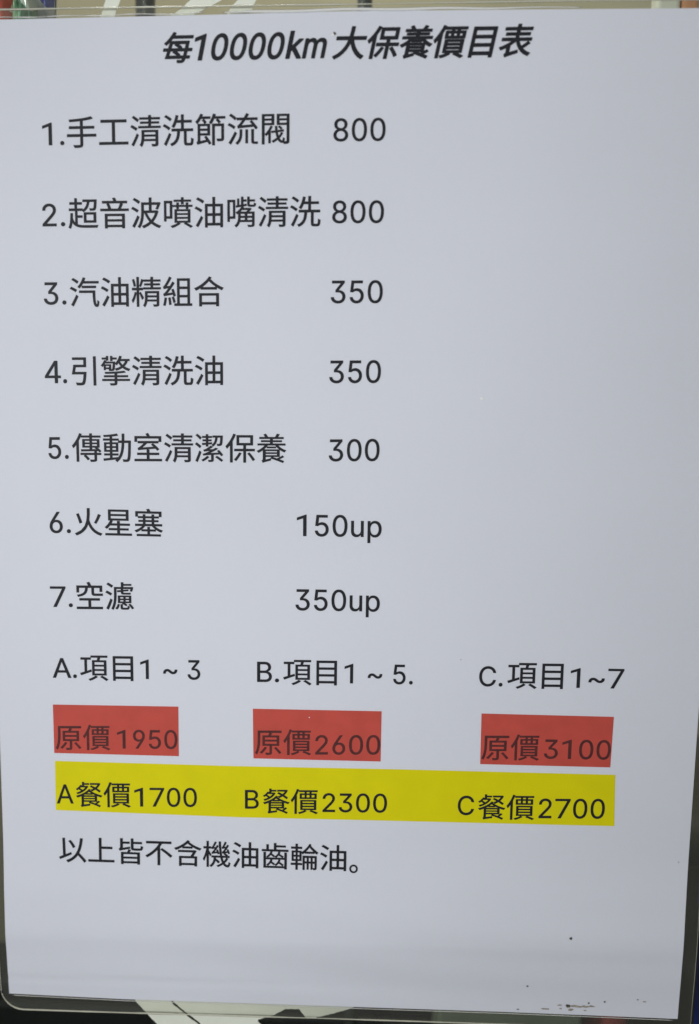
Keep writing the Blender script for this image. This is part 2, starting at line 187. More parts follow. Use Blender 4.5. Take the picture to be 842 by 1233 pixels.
'合': (1000, "583,809 551,764 624,694 703,633 787,580 876,532 969,490 949,470 930,447 916,422 860,450 806,479 753,511 753,444 248,444 248,494 197,464 146,437 94,413 79,435 61,459 40,479 153,531 261,595 360,670 446,753 517,843|749,513 698,547 648,583 599,622 552,664 506,710 465,666 422,625 376,585 327,548 277,513|817,324 817,-74 738,-74 738,-22 272,-22 272,-78 196,-78 196,324|738,48 738,256 272,256 272,48"),
'引': (1000, "857,830 857,-80 782,-80 782,830|469,568 469,728 107,728 107,798 543,798 543,498 208,498 199,445 190,393 181,343 549,343 548,330 546,308 536,189 524,98 511,32 496,-13 478,-40 455,-59 430,-68 398,-72 357,-74 302,-73 239,-70 234,-44 225,-17 212,7 277,3 332,0 369,0 395,2 413,11 426,30 438,63 449,114 458,183 467,273 88,273 100,325 112,383 124,446 134,509 143,568"),
'擎': (1000, "655,639 686,596 722,557 759,595 790,638 814,686 631,686|694,827 684,798 673,770 660,743 946,743 946,686 887,686 870,646 850,609 827,575 801,544 772,516 805,495 841,476 879,460 920,446 962,435 946,417 931,396 919,375 874,389 831,406 791,426 754,449 719,475 684,453 646,433 605,415 563,399 518,385 507,403 492,424 477,442 520,454 562,467 601,483 638,500 672,520 643,554 617,590 594,629 574,603 554,580 533,558 517,572 497,589 478,602 516,640 551,685 581,734 607,787 627,843|199,700 183,662 481,662 481,652 480,635 478,602 474,533 468,480 462,442 454,416 444,399 422,383 391,377 366,376 332,376 295,378 290,404 280,430 315,428 344,426 362,426 379,428 390,435 400,461 408,518 414,615 158,615 134,578 348,578 348,437 176,437 176,405 122,405 122,562 107,543 91,525 73,507 60,522 44,537 29,548 77,600 113,656 138,710|176,479 293,479 293,537 176,537|816,327 768,320 715,313 659,307 600,302 538,298 538,234 887,234 887,179 538,179 538,118 944,118 944,61 538,61 538,-2 534,-35 521,-57 497,-70 459,-77 405,-79 333,-80 327,-60 319,-38 309,-18 367,-19 414,-20 442,-19 458,-14 463,-1 463,61 64,61 64,118 463,118 463,179 122,179 122,234 463,234 463,294 402,292 341,290 281,289 221,288 163,288 157,314 148,339 282,341 419,345 552,353 671,363 769,375|260,839 260,702 199,702 199,738 63,738 63,790 199,790 199,839|395,839 395,790 532,790 532,738 395,738 395,690 333,690 333,839"),
'傳': (1000, "428,429 595,429 595,492 428,492|667,429 838,429 838,492 667,492|428,538 595,538 595,601 428,601|667,538 838,538 838,601 667,601|595,763 595,832 667,832 667,763 950,763 950,705 667,705 667,648 910,648 910,381 835,381 886,341 932,300 967,262 912,228 895,248 873,271 819,269 819,202 961,202 961,142 819,142 819,-1 816,-34 803,-57 780,-70 742,-78 690,-81 621,-81 616,-60 608,-37 598,-16 655,-17 700,-18 727,-17 743,-12 747,1 747,142 291,142 291,202 747,202 747,267 317,256 310,316 595,320 595,381 359,381 359,648 595,648 595,705 318,705 318,763|773,381 667,381 667,321 816,324 796,341 776,357 757,372|453,142 501,99 547,53 582,11 523,-30 490,13 445,62 398,107|335,815 317,771 298,728 277,684 255,642 232,600 232,-78 160,-78 160,487 127,442 93,401 58,363 47,386 32,414 16,437 74,501 130,576 181,658 226,745 264,836"),
'動': (1000, "728,827 728,782 728,737 727,693 726,649 725,606 938,606 938,591 938,569 931,348 924,185 914,73 901,2 883,-36 865,-57 843,-69 816,-74 782,-76 739,-77 693,-75 689,-51 682,-26 671,-3 718,-6 757,-7 784,-7 804,-4 819,8 832,39 843,102 851,201 859,344 865,537 723,537 711,382 686,241 643,114 578,5 486,-85 471,-66 451,-47 431,-31 453,-14 474,4 382,-7 292,-17 205,-27 125,-36 52,-44 42,22 259,42 259,129 69,129 69,187 259,187 259,248 72,248 72,547 259,547 259,610 42,610 42,669 259,669 259,736 195,731 132,728 71,725 64,753 53,781 145,786 240,794 332,804 416,816 487,830 524,772 465,761 399,751 328,743 328,669 542,669 542,610 328,610 328,547 523,547 523,248 328,248 328,187 525,187 525,129 328,129 328,49 529,70 529,66 574,143 607,229 629,324 643,427 651,537 534,537 534,606 653,606 654,649 655,693 655,737 655,782 655,827|134,300 259,300 259,373 134,373|328,300 459,300 459,373 328,373|134,423 259,423 259,495 134,495|328,423 459,423 459,495 328,495"),
'室': (1000, "461,216 461,321 538,321 538,216 856,216 856,150 538,150 538,16 945,16 945,-52 59,-52 59,16 461,16 461,150 149,150 149,216|184,323 176,349 168,372 188,378 211,390 236,408 269,433 317,475 373,528 173,528 173,593 835,593 835,528 470,528 438,497 405,466 371,437 337,409 303,383 690,410 663,434 636,457 609,479 664,516 707,481 752,443 794,404 831,367 861,333 803,292 787,311 768,333 746,356 508,337 353,325 261,316 214,310 190,303|507,850 526,818 544,783 558,751 931,751 931,574 855,574 855,683 143,683 143,574 70,574 70,751 474,751 462,778 449,804 435,829"),
'潔': (1000, "738,125 778,99 821,71 862,42 899,15 929,-8 885,-56 855,-31 819,-2 778,28 736,57 695,85|106,831 158,793 207,751 244,711 199,659 162,701 114,746 63,786|83,554 137,517 189,476 230,438 185,382 145,422 93,465 39,505|70,26 96,87 123,154 150,223 175,292 230,251 208,187 184,121 159,55 133,-9 108,-67 46,-26|481,88 448,57 410,27 368,-1 325,-26 283,-48 272,-32 259,-14 246,1 286,21 327,45 365,71 398,98 423,125|927,777 927,766 926,749 921,654 916,582 909,530 900,496 889,477 867,460 838,453 817,452 788,451 756,452 753,472 748,494 740,512 768,510 791,509 806,509 820,510 831,518 838,531 843,556 848,594 852,648 856,720 759,720 748,650 730,586 704,528 666,477 616,435 604,451 588,467 572,479 616,514 649,557 672,606 687,661 696,720 604,720 604,777|391,545 391,601 284,601 284,652 391,652 391,709 270,709 270,762 391,762 391,817 455,817 455,762 574,762 574,709 455,709 455,652 562,652 562,601 455,601 455,551 577,561 578,509 455,496 455,432 391,432 391,490 272,478 265,536|296,164 281,190 311,196 346,206 386,221 421,236 472,259 533,289 455,284 401,280 366,277 345,273 331,270 320,294 306,321 326,325 348,332 372,342 394,353 427,372 464,395 504,423 542,453 603,417 561,387 516,360 469,334 625,339 651,355 676,371 701,387 769,356 714,323 659,293 603,264 546,237 489,213 801,229 784,249 767,268 750,287 802,314 833,283 863,249 891,216 915,185 933,158 876,125 866,141 854,159 840,179 627,167 627,2 625,-24 616,-42 596,-55 566,-62 525,-64 475,-65 470,-46 462,-26 452,-8 492,-9 524,-9 543,-8 554,-6 557,3 557,163 460,157 394,152 351,148 324,144 307,140"),
'火': (1000, "913,607 885,548 854,487 823,428 791,372 761,324 698,353 727,403 756,460 785,521 811,582 833,638|181,651 205,590 229,526 252,462 273,404 288,354 211,321 196,372 177,433 156,498 132,564 109,626|549,829 548,749 547,670 543,591 536,514 526,438 571,310 635,200 718,110 824,41 953,-6 935,-26 917,-51 904,-74 789,-30 692,31 611,108 546,201 495,310 455,213 399,124 323,45 225,-24 102,-81 89,-60 70,-38 50,-20 257,93 381,243 442,421 464,619 467,829"),
'星': (1000, "242,504 758,504 758,594 242,594|242,651 758,651 758,739 242,739|835,799 835,444 169,444 169,799|307,422 293,395 278,368 262,341 462,341 462,422 540,422 540,341 874,341 874,277 540,277 540,182 832,182 832,121 540,121 540,12 937,12 937,-54 65,-54 65,12 462,12 462,121 182,121 182,182 462,182 462,277 217,277 183,236 148,198 113,165 94,181 71,198 50,212 93,249 134,292 172,340 206,391 233,443"),
'塞': (1000, "465,7 465,106 269,106 269,166 465,166 465,249 537,249 537,166 736,166 736,106 537,106 537,7 897,7 897,-56 110,-56 110,7|518,847 536,820 553,790 568,762 928,762 928,591 852,591 852,697 147,697 147,591 74,591 74,762 478,762 465,785 453,809 440,831|322,346 322,419 175,419 175,474 322,474 322,543 159,543 159,600 322,600 322,662 394,662 394,600 610,600 610,662 683,662 683,600 839,600 839,543 683,543 683,474 825,474 825,419 683,419 683,346 945,346 945,281 703,281 745,244 795,210 849,180 906,156 964,137 947,119 929,96 914,76 847,103 781,139 719,181 664,229 617,281 383,281 337,228 283,178 221,134 156,97 90,69 76,89 58,109 41,127 98,148 154,174 208,206 257,242 299,281 60,281 60,346|394,474 610,474 610,543 394,543|394,346 610,346 610,419 394,419"),
'空': (1000, "464,14 464,230 164,230 164,300 836,300 836,230 542,230 542,14 931,14 931,-58 74,-58 74,14|497,846 520,807 541,764 559,725 921,725 921,523 844,523 844,655 647,655 647,494 653,464 681,456 731,456 802,456 853,456 881,456 911,458 935,462 937,439 939,415 942,395 920,391 890,389 856,389 802,389 728,389 680,389 615,399 582,432 573,495 573,655 446,655 430,560 397,484 340,426 251,383 124,353 116,373 103,395 89,413 203,437 280,470 329,516 356,577 369,655 150,655 150,499 76,499 76,725 468,725 453,758 436,792 419,824"),
'濾': (1000, "593,106 593,11 600,-7 630,-11 660,-11 704,-11 736,-11 755,-7 764,12 768,56 794,43 823,33 812,-28 787,-58 745,-66 710,-66 658,-66 623,-66 566,-60 538,-36 531,11 531,106|126,828 181,795 238,759 284,728 239,668 194,702 137,740 81,776|844,124 891,78 933,28 962,-20 909,-50 881,-3 841,48 795,96|81,560 139,530 198,497 246,468 203,407 156,438 97,473 38,506|84,25 113,86 142,154 171,223 197,292 257,253 233,188 207,121 180,55 153,-8 126,-67 58,-27|495,97 476,38 448,-18 406,-63 357,-24 394,14 421,63 439,117|549,580 549,626 392,626 392,450 390,351 381,243 362,131 330,22 283,-76 266,-62 245,-46 226,-34 270,58 299,157 315,259 322,359 324,450 324,682 556,682 556,840 627,840 627,785 889,785 889,735 627,735 627,682 892,682 903,685 950,674 938,625 924,578 909,538 851,551 857,573 864,599 871,626 617,626 617,587 788,600 791,556 617,541 617,524 622,498 646,490 686,490 742,490 782,490 807,490 835,492 857,495 860,470 864,445 844,442 816,440 786,440 738,440 673,440 630,440 580,449 555,477 549,525 549,528 430,518 426,571|510,198 630,198 630,255 510,255|690,198 814,198 814,255 690,255|510,296 630,296 630,353 510,353|690,296 814,296 814,353 690,353|604,154 448,154 448,397 878,397 878,154 647,154 685,135 719,114 746,94 709,51 674,79 628,106 580,129"),
'項': (1000, "517,320 850,320 850,418 517,418|517,166 850,166 850,265 517,265|517,473 850,473 850,570 517,570|620,50 577,20 527,-9 473,-37 417,-61 363,-81 350,-63 333,-44 316,-28 369,-9 423,14 474,39 519,66 555,92|777,89 819,66 864,41 907,14 947,-13 979,-37 920,-82 889,-58 851,-31 808,-3 763,24 720,48|184,231 184,653 53,653 53,724 393,724 393,653 259,653 259,255 404,304 417,238 341,211 266,184 193,157 125,132 62,110 32,182|612,629 620,661 627,694 634,727 397,727 397,792 962,792 962,727 719,727 687,629 924,629 924,108 446,108 446,629"),
'原': (1000, "369,308 788,308 788,402 369,402|369,459 788,459 788,552 369,552|758,197 796,157 836,114 876,71 911,31 940,-4 876,-42 849,-6 815,35 776,79 737,124 699,165|442,175 409,130 373,84 336,40 299,-1 264,-37 245,-24 222,-9 200,4 237,38 273,76 309,116 342,158 371,199|943,785 943,715 205,715 205,501 203,396 194,279 176,160 146,45 99,-60 80,-46 56,-32 35,-21 79,77 107,184 123,295 129,402 131,501 131,785|617,691 603,664 588,637 573,611 864,611 864,248 614,248 614,3 611,-30 599,-53 576,-68 539,-76 487,-79 419,-79 414,-57 405,-34 396,-12 451,-13 495,-14 521,-13 537,-9 541,4 541,248 295,248 295,611 492,611 507,643 520,675 530,704"),
'餐': (1000, "256,715 243,694 261,694 261,840 327,840 327,792 501,792 501,742 327,742 327,694 417,694 430,697 473,673 420,595 351,528 270,473 183,429 93,396 83,413 70,431 55,446 112,464 169,486 224,514 196,535 165,556 133,576 117,564 100,552 82,540 61,562 38,580 80,607 117,636 148,666 174,696 195,726|583,710 628,689 674,665 721,640 756,671 787,705 813,742 541,742 541,797 848,797 859,800 902,781 884,740 863,703 838,668 810,636 779,606 829,574 874,542 911,513 864,464 826,496 779,530 726,566 684,541 642,519 598,501 587,520 573,539 559,555 595,568 630,583 665,602 623,626 581,648 540,668|191,629 173,611 209,590 244,567 274,545 315,576 352,610 382,647 207,647|307,213 307,163 702,163 702,213|702,299 307,299 307,250 702,250|223,-57 213,-36 202,-19 217,-9 229,11 234,43 234,326 185,306 135,288 85,272 73,291 58,312 42,330 148,363 252,405 349,456 433,515 500,581 559,551 537,526 606,480 689,437 781,397 875,364 967,339 951,322 935,302 922,283 874,297 825,314 774,334 774,117 307,117 307,7 527,38 525,7 525,-21 403,-40 322,-53 272,-63 245,-70 229,-76|706,364 665,384 624,405 624,380 385,380 385,405 349,384 313,364 275,345 748,345|524,115 583,96 645,76 708,53 750,86 789,120 822,152 878,117 842,87 804,58 766,31 818,10 865,-11 905,-30 867,-78 808,-48 734,-16 653,16 569,47 488,74|469,465 441,444 412,423 592,423 558,444 526,465 496,487"),
'以': (1000, "432,715 471,669 508,619 542,568 570,519 591,475 519,437 499,482 472,532 439,584 403,636 365,683|234,789 250,195 448,280 465,207 380,169 295,131 212,94 134,60 63,29 36,107 78,123 124,142 174,163 157,786|856,781 840,657 819,543 793,439 762,344 724,259 779,202 834,143 887,85 934,30 971,-18 907,-77 874,-31 833,21 785,77 735,133 683,189 632,121 573,61 505,7 427,-41 338,-83 322,-62 299,-38 278,-18 458,73 589,195 680,353 739,550 774,789"),
'上': (1000, "506,825 506,516 881,516 881,441 506,441 506,43 950,43 950,-32 51,-32 51,43 427,43 427,825"),
'皆': (1000, "268,18 755,18 755,122 268,122|755,182 755,281 268,281 268,182|528,428 484,345 836,345 836,-80 755,-80 755,-45 268,-45 268,-80 192,-80 192,345 408,345 423,379 436,415 447,447|140,416 127,440 114,459 137,473 158,497 167,534 167,839 248,839 248,721 487,721 487,653 248,653 248,494 498,544 497,522 497,498 499,478 353,446 257,425 198,411 166,402 149,394|618,840 618,721 913,721 913,653 618,653 618,522 622,498 638,487 673,484 719,484 786,484 836,484 864,491 878,518 883,579 904,567 929,557 953,550 938,468 904,427 843,415 792,415 716,415 665,415 588,424 549,457 539,521 539,840"),
'不': (1000, "615,526 689,477 766,422 840,366 907,311 960,261 899,203 848,253 783,310 710,369 633,426 559,478|931,770 931,693 610,693 588,656 565,620 540,584 540,-78 459,-78 459,481 396,413 327,349 254,290 177,236 95,189 80,211 62,235 44,255 160,322 267,402 363,493 446,591 514,693 69,693 69,770"),
'含': (1000, "568,807 545,781 612,727 694,675 784,628 877,589 969,558 950,539 932,515 917,493 867,511 815,533 763,558 712,585 661,615 661,553 322,553 322,604 276,577 230,552 183,529 136,507 89,488 74,510 56,533 37,553 142,594 246,645 343,705 430,772 501,844|601,655 547,695 500,737 451,695 398,655 342,617 658,617|596,271 627,319 658,369 686,418 172,418 172,485 730,485 744,489 800,468 780,430 757,391 734,350 709,310 685,271 815,271 815,-81 739,-81 739,-42 279,-42 279,-81 205,-81 205,271|739,24 739,205 279,205 279,24"),
'機': (1000, "220,840 220,647 301,647 301,577 220,577 220,511 251,462 287,401 312,358 274,303 260,336 241,378 220,422 220,-79 155,-79 155,396 139,336 121,278 102,224 82,177 61,136 52,161 39,187 27,209 56,266 84,336 110,414 132,496 149,577 49,577 49,647 155,647 155,840|638,833 642,718 648,608 657,505 667,410 681,323 825,323 798,345 767,367 736,387 775,423 813,400 850,375 879,351 852,323 936,323 936,262 694,262 707,211 721,166 737,125 772,165 802,207 827,252 891,228 872,192 849,158 825,126 797,96 768,67 799,29 833,5 872,-6 890,5 904,42 914,103 930,89 949,75 965,66 941,-22 911,-68 874,-79 813,-64 760,-29 716,24 683,1 650,-20 614,-40 577,-58 539,-74 528,-59 513,-42 498,-27 540,-10 579,10 617,31 653,54 686,79 664,133 644,194 628,262 463,262 463,247 462,224 513,183 563,141 601,103 554,58 526,86 491,120 453,154 440,105 419,56 391,7 353,-39 305,-81 291,-65 272,-48 255,-35 315,19 356,77 382,137 394,195 398,249 398,262 322,262 322,323 617,323 603,412 592,509 584,611 577,720 573,833|335,414 324,444 340,451 357,467 375,489 391,509 414,540 441,580 380,571 348,564 333,559 326,586 315,615 333,626 353,651 375,688 407,751 437,825 494,806 476,767 457,729 436,691 415,656 394,624 472,633 485,655 496,677 507,700 562,679 534,631 504,583 474,538 442,496 411,457 509,469 501,491 493,512 485,532 533,545 554,493 572,440 584,396 534,379 524,421 415,405 363,395 342,387|697,424 691,446 684,465 699,473 715,488 732,510 747,530 768,560 793,599 736,590 706,584 692,579 684,606 673,635 690,645 707,668 727,702 755,759 781,827 836,809 810,750 781,695 750,645 824,652 836,675 847,698 858,722 915,700 889,652 861,604 831,558 801,515 770,476 869,488 845,549 891,563 913,511 933,458 946,414 898,396 885,441 776,424 723,414 702,407"),
'齒': (1000, "180,19 824,19 824,259 180,259|896,510 896,-82 824,-82 824,-43 109,-43 109,512 180,512 180,318 824,318 824,510|406,524 399,503 391,483 382,464 421,436 459,407 489,382 449,342 423,366 391,394 355,421 324,384 289,351 250,323 236,335 218,348 201,359 241,385 277,416 307,451 331,490 348,534|678,521 671,497 662,475 651,453 701,423 750,392 788,363 749,320 715,348 671,378 623,408 596,376 565,347 532,323 518,335 500,348 483,359 522,384 555,414 583,449 605,488 620,531|406,241 399,220 392,199 383,179 423,151 461,122 491,96 452,57 426,80 393,108 357,136 326,97 291,62 253,33 239,45 220,58 204,69 244,96 279,128 308,165 331,206 348,251|678,238 671,214 662,191 652,169 703,137 752,102 791,72 752,30 717,59 672,91 624,124 596,90 565,60 531,34 517,46 499,59 483,70 522,96 555,127 583,163 605,203 620,247|207,611 207,789 279,789 279,611 464,611 464,840 539,840 539,760 860,760 860,698 539,698 539,611 951,611 951,544 53,544 53,611"),
'輪': (1000, "203,592 203,668 53,668 53,734 203,734 203,840 271,840 271,734 419,734 419,668 271,668 271,592 399,592 399,536 462,585 523,643 581,708 632,777 675,847 731,823 711,787 760,730 811,678 864,629 918,584 973,542 954,525 937,505 923,484 895,506 868,530 842,554 842,504 520,504 520,544 494,520 468,498 443,477 431,494 416,512 399,528 399,233 271,233 271,155 418,155 418,90 271,90 271,-79 204,-79 204,90 43,90 43,155 204,155 204,233 73,233 73,592|827,568 796,598 765,629 735,662 706,696 676,732 652,697 626,663 600,630 572,598 544,568|917,418 917,-2 915,-28 908,-48 894,-62 874,-71 848,-74 814,-75 810,-54 802,-32 794,-12 826,-12 846,-12 853,-10 855,0 855,154 778,154 778,-62 722,-62 722,154 644,154 644,-62 588,-62 588,154 508,154 508,-78 447,-78 447,418|588,217 588,354 508,354 508,217|778,354 778,217 855,217 855,354|644,217 722,217 722,354 644,354|131,290 210,290 210,386 131,386|265,290 340,290 340,386 265,386|131,440 210,440 210,536 131,536|265,440 340,440 340,536 265,536"),
'。': (1000, "551,523 593,502 626,469 647,427 655,379 647,331 626,289 593,256 551,235 503,227 455,235 414,256 381,289 359,331 351,379 359,427 381,469 414,502 455,523 503,531|554,292 590,328 604,379 590,430 554,466 503,480 452,466 416,430 402,379 416,328 452,292 503,278"),
'0': (561, "281,-10 247,-7 216,1 187,15 161,34 138,57 118,87 99,120 85,158 74,201 66,249 61,299 59,355 61,411 66,461 74,508 85,552 100,589 118,624 139,652 161,676 187,696 216,710 248,718 281,721 315,718 346,710 374,696 400,676 424,652 444,624 461,589 476,552 487,508 496,461 501,411 502,355 501,299 496,249 487,201 476,158 462,120 445,87 424,57 400,34 374,15 346,1 315,-7|281,70 304,71 323,78 342,88 359,103 375,122 388,144 400,170 409,201 416,235 421,271 425,311 426,355 425,398 421,439 416,476 409,510 400,541 388,566 375,589 359,608 342,623 323,633 304,640 281,643 259,640 238,633 219,623 202,608 187,589 173,566 162,541 152,510 145,476 140,439 136,398 135,355 136,311 140,271 145,235 152,201 162,170 173,144 187,122 202,103 219,88 238,78 259,71"),
'1': (561, "269,0 269,603 76,532 76,614 346,715 360,715 360,0"),
'2': (561, "79,0 79,66 290,320 307,339 323,359 337,377 349,394 370,426 385,457 394,486 396,518 393,555 382,585 363,609 338,627 310,638 278,643 243,638 213,624 190,605 172,577 161,545 157,506 82,506 83,536 88,566 95,592 107,617 121,641 138,661 156,679 177,693 201,705 226,714 252,718 279,721 306,718 332,714 357,705 379,694 400,679 418,662 434,644 447,622 458,598 466,574 471,548 472,520 468,482 460,444 452,425 442,405 430,384 416,362 399,337 379,311 357,282 331,251 190,84 190,80 482,80 482,0"),
'3': (561, "270,-10 242,-8 214,-4 188,3 165,14 141,27 121,42 103,60 87,80 74,103 64,127 57,155 55,184 135,184 142,149 156,122 178,99 204,82 237,73 271,70 307,74 341,85 368,103 390,130 403,162 408,203 404,240 392,274 370,303 341,327 322,335 300,341 276,345 249,346 195,346 195,418 357,626 357,631 87,631 87,711 461,711 461,644 261,388 261,404 296,405 327,402 356,397 382,386 405,370 426,353 445,334 460,310 472,286 479,260 486,232 487,203 486,172 479,144 471,117 458,92 444,70 426,50 405,32 383,17 357,6 330,-3 301,-8"),
'4': (561, "348,0 348,165 27,165 27,230 343,711 438,711 438,238 537,238 537,165 438,165 438,0|348,238 348,583 337,563 129,238"),
'5': (561, "274,-10 247,-8 221,-3 197,4 173,15 152,29 134,45 116,63 103,84 90,106 82,130 77,155 74,182 151,182 157,151 171,124 191,102 214,84 243,73 274,70 310,74 342,89 369,115 389,145 401,183 406,226 405,249 401,270 396,291 389,309 368,341 341,366 307,381 270,387 238,384 207,374 180,360 159,344 83,353 119,711 453,711 453,631 187,631 166,420 169,420 192,440 221,454 252,462 284,467 306,465 326,461 346,455 364,448 382,439 398,427 414,413 427,398 440,381 451,363 461,344 470,323 476,300 481,278 483,253 484,228 483,194 477,163 470,133 457,106 442,80 425,57 405,38 383,21 358,8 332,-1 304,-7"),
'6': (561, "280,-10 252,-7 226,-1 199,7 176,21 155,36 135,56 119,78 104,103 93,131 85,161 81,193 79,226 81,251 84,278 90,306 99,334 110,365 126,398 146,434 170,475 312,711 399,711 187,365 180,365 191,384 204,402 222,418 243,429 265,436 291,439 318,437 344,432 369,423 392,412 411,397 429,379 445,359 458,335 468,309 476,281 481,251 482,219 481,187 476,156 467,129 456,102 441,77 425,54 405,36 384,20 361,7 336,-3 309,-8|280,67 315,73 346,88 370,110 389,141 401,179 405,219 401,261 389,298 370,328 346,351 315,366 280,370 245,366 216,352 190,328 171,299 159,263 155,221 159,179 171,142 190,110 216,88 245,73"),
'7': (561, "519,660 225,0 131,0 424,638 40,638 40,711 519,711"),
'8': (561, "280,-10 249,-8 221,-3 193,4 169,15 145,29 125,46 107,66 92,87 79,109 71,134 66,161 64,189 66,211 68,232 73,253 81,272 100,307 125,337 155,358 190,370 190,373 167,381 147,394 130,409 115,430 103,453 94,478 89,503 87,531 89,557 93,582 102,606 112,629 125,648 141,666 160,682 181,696 203,707 228,714 253,718 280,721 307,718 333,714 357,707 379,696 400,682 418,666 434,648 447,629 458,606 467,582 471,557 473,531 471,504 466,478 457,453 445,430 430,409 413,394 394,381 372,373 372,370 405,358 435,337 461,307 479,272 487,253 492,232 496,211 497,189 494,161 489,134 481,109 468,87 453,66 436,46 415,29 393,15 367,4 341,-3 311,-8|280,68 320,73 353,84 380,103 400,127 413,158 418,194 413,230 399,264 378,291 351,311 317,324 280,328 243,324 209,311 182,291 161,264 147,230 142,194 147,158 160,127 180,103 207,84 223,77 242,73 260,70|280,405 312,408 339,419 363,437 380,461 392,490 395,525 392,557 382,587 364,610 341,627 312,638 280,643 248,638 219,627 197,610 180,587 169,557 165,525 169,490 180,461 197,437 221,419 249,408"),
'9': (561, "280,721 309,718 336,712 361,703 384,690 406,673 425,654 441,631 456,606 467,578 476,549 481,518 482,485 481,458 477,432 471,405 462,377 450,346 434,313 414,275 390,235 248,0 161,0 373,346 380,346 370,327 356,309 338,293 318,282 295,274 270,272 242,274 217,278 192,288 170,299 150,314 131,331 116,352 103,376 92,401 84,429 81,460 79,492 81,524 85,555 93,582 105,609 119,634 136,655 155,675 177,690 201,704 226,712 252,718|280,643 247,638 216,623 191,599 171,569 160,532 155,492 160,450 171,412 191,383 216,359 247,345 280,339 315,345 346,359 370,381 389,412 401,448 405,489 401,532 389,569 370,599 346,623 315,638"),
'k': (518, "90,0 90,750 180,750 180,299 221,349 384,528 494,528 292,311 518,0 412,0 231,248 180,193 180,0"),
'm': (755, "66,0 66,529 139,529 139,412 134,412 146,451 164,483 187,507 213,525 242,536 271,539 296,538 318,531 338,520 356,504 370,485 383,462 392,439 398,412 387,412 399,448 418,479 442,504 472,524 504,535 541,539 561,538 580,535 598,528 616,520 632,508 647,494 659,478 670,458 679,437 685,413 689,386 690,356 690,0 615,0 615,355 612,381 607,404 598,422 586,437 554,455 519,461 489,458 463,447 444,429 427,405 419,377 415,345 415,0 339,0 339,363 333,402 313,434 284,455 247,461 221,458 196,447 173,429 156,404 145,372 141,332 141,0"),
'u': (508, "226,-7 203,-6 181,-1 161,6 142,15 125,28 110,43 97,61 85,82 77,106 71,133 67,162 66,194 66,529 141,529 141,201 142,172 147,147 157,124 170,105 186,89 203,78 224,73 248,70 280,74 309,87 332,108 351,135 363,170 367,214 367,529 442,529 442,0 369,0 369,129 380,129 368,94 354,66 337,42 318,24 297,10 275,0 252,-6"),
'p': (525, "66,-200 66,529 139,529 139,446 146,446 156,462 170,483 188,503 212,521 244,532 284,536 312,535 339,528 364,518 388,504 409,485 427,464 445,437 458,409 470,377 477,342 482,305 483,264 482,223 477,186 470,151 458,117 445,89 429,63 409,41 388,22 364,7 339,-3 312,-10 284,-11 245,-7 214,6 190,24 171,43 157,64 146,82 141,82 141,-200|273,66 294,67 313,71 331,80 346,92 361,106 373,123 383,141 392,163 398,186 403,211 405,237 406,264 405,292 403,317 398,342 392,365 383,386 373,405 361,420 347,434 331,446 313,454 294,460 273,461 252,460 233,454 216,447 199,436 186,422 173,406 164,388 155,367 149,345 144,320 140,293 140,264 140,236 144,210 149,184 155,161 164,140 173,120 186,105 201,91 216,80 233,71 253,67"),
'.': (232, "118,-6 97,-1 78,13 66,34 62,57 66,82 78,102 97,116 118,122 140,116 159,102 171,82 175,57 171,34 159,13 140,-1"),
'~': (633, "72,210 75,237 77,263 84,285 93,305 115,335 145,356 177,367 211,372 245,369 276,358 308,337 345,309 367,289 385,277 400,270 418,268 445,274 464,289 478,316 481,353 560,353 560,325 556,300 550,278 540,258 518,228 488,207 457,194 421,191 386,194 356,207 324,226 289,254 266,272 247,285 233,292 216,293 191,289 169,274 156,249 151,210"),
'A': (652, "14,0 285,711 367,711 638,0 542,0 476,190 176,190 110,0|203,267 448,267 325,601"),
'B': (565, "74,0 74,711 299,711 330,710 358,704 384,697 408,686 427,672 445,655 460,637 472,617 481,595 488,573 492,548 493,522 489,481 479,447 462,420 441,400 416,384 390,373 390,366 420,359 450,342 477,317 498,284 507,264 513,242 517,217 518,190 517,163 512,140 506,116 496,94 483,73 467,54 449,39 426,25 401,14 373,6 341,1 306,0|155,80 304,80 337,81 367,88 390,98 409,112 423,129 432,147 439,168 440,191 436,225 424,257 405,284 379,305 346,318 307,323 155,323|155,398 295,398 328,402 357,413 382,432 400,455 413,486 416,520 414,542 409,563 400,582 388,599 370,613 351,623 326,629 297,631 155,631"),
'C': (632, "331,-10 291,-7 254,1 219,15 186,35 156,59 129,88 107,123 87,161 71,204 59,250 52,300 50,355 52,409 59,460 71,506 87,549 107,588 129,622 156,651 186,676 219,696 254,710 291,718 331,721 354,719 378,717 400,711 421,704 442,696 462,684 481,672 498,658 514,643 529,624 543,605 555,584 565,562 574,538 581,513 586,486 506,486 497,521 482,552 465,577 442,598 418,615 390,627 362,634 331,637 304,634 276,629 252,619 228,603 206,585 186,563 170,538 155,508 144,475 135,439 130,398 128,355 130,311 135,271 144,235 155,203 170,172 187,147 206,124 228,106 252,92 276,82 304,75 331,74 362,77 390,84 418,96 442,113 465,134 482,159 497,190 506,223 586,223 581,198 574,173 566,149 555,127 543,106 530,87 515,68 498,53 481,39 462,27 442,15 423,7 400,0 378,-6 354,-8"),
}
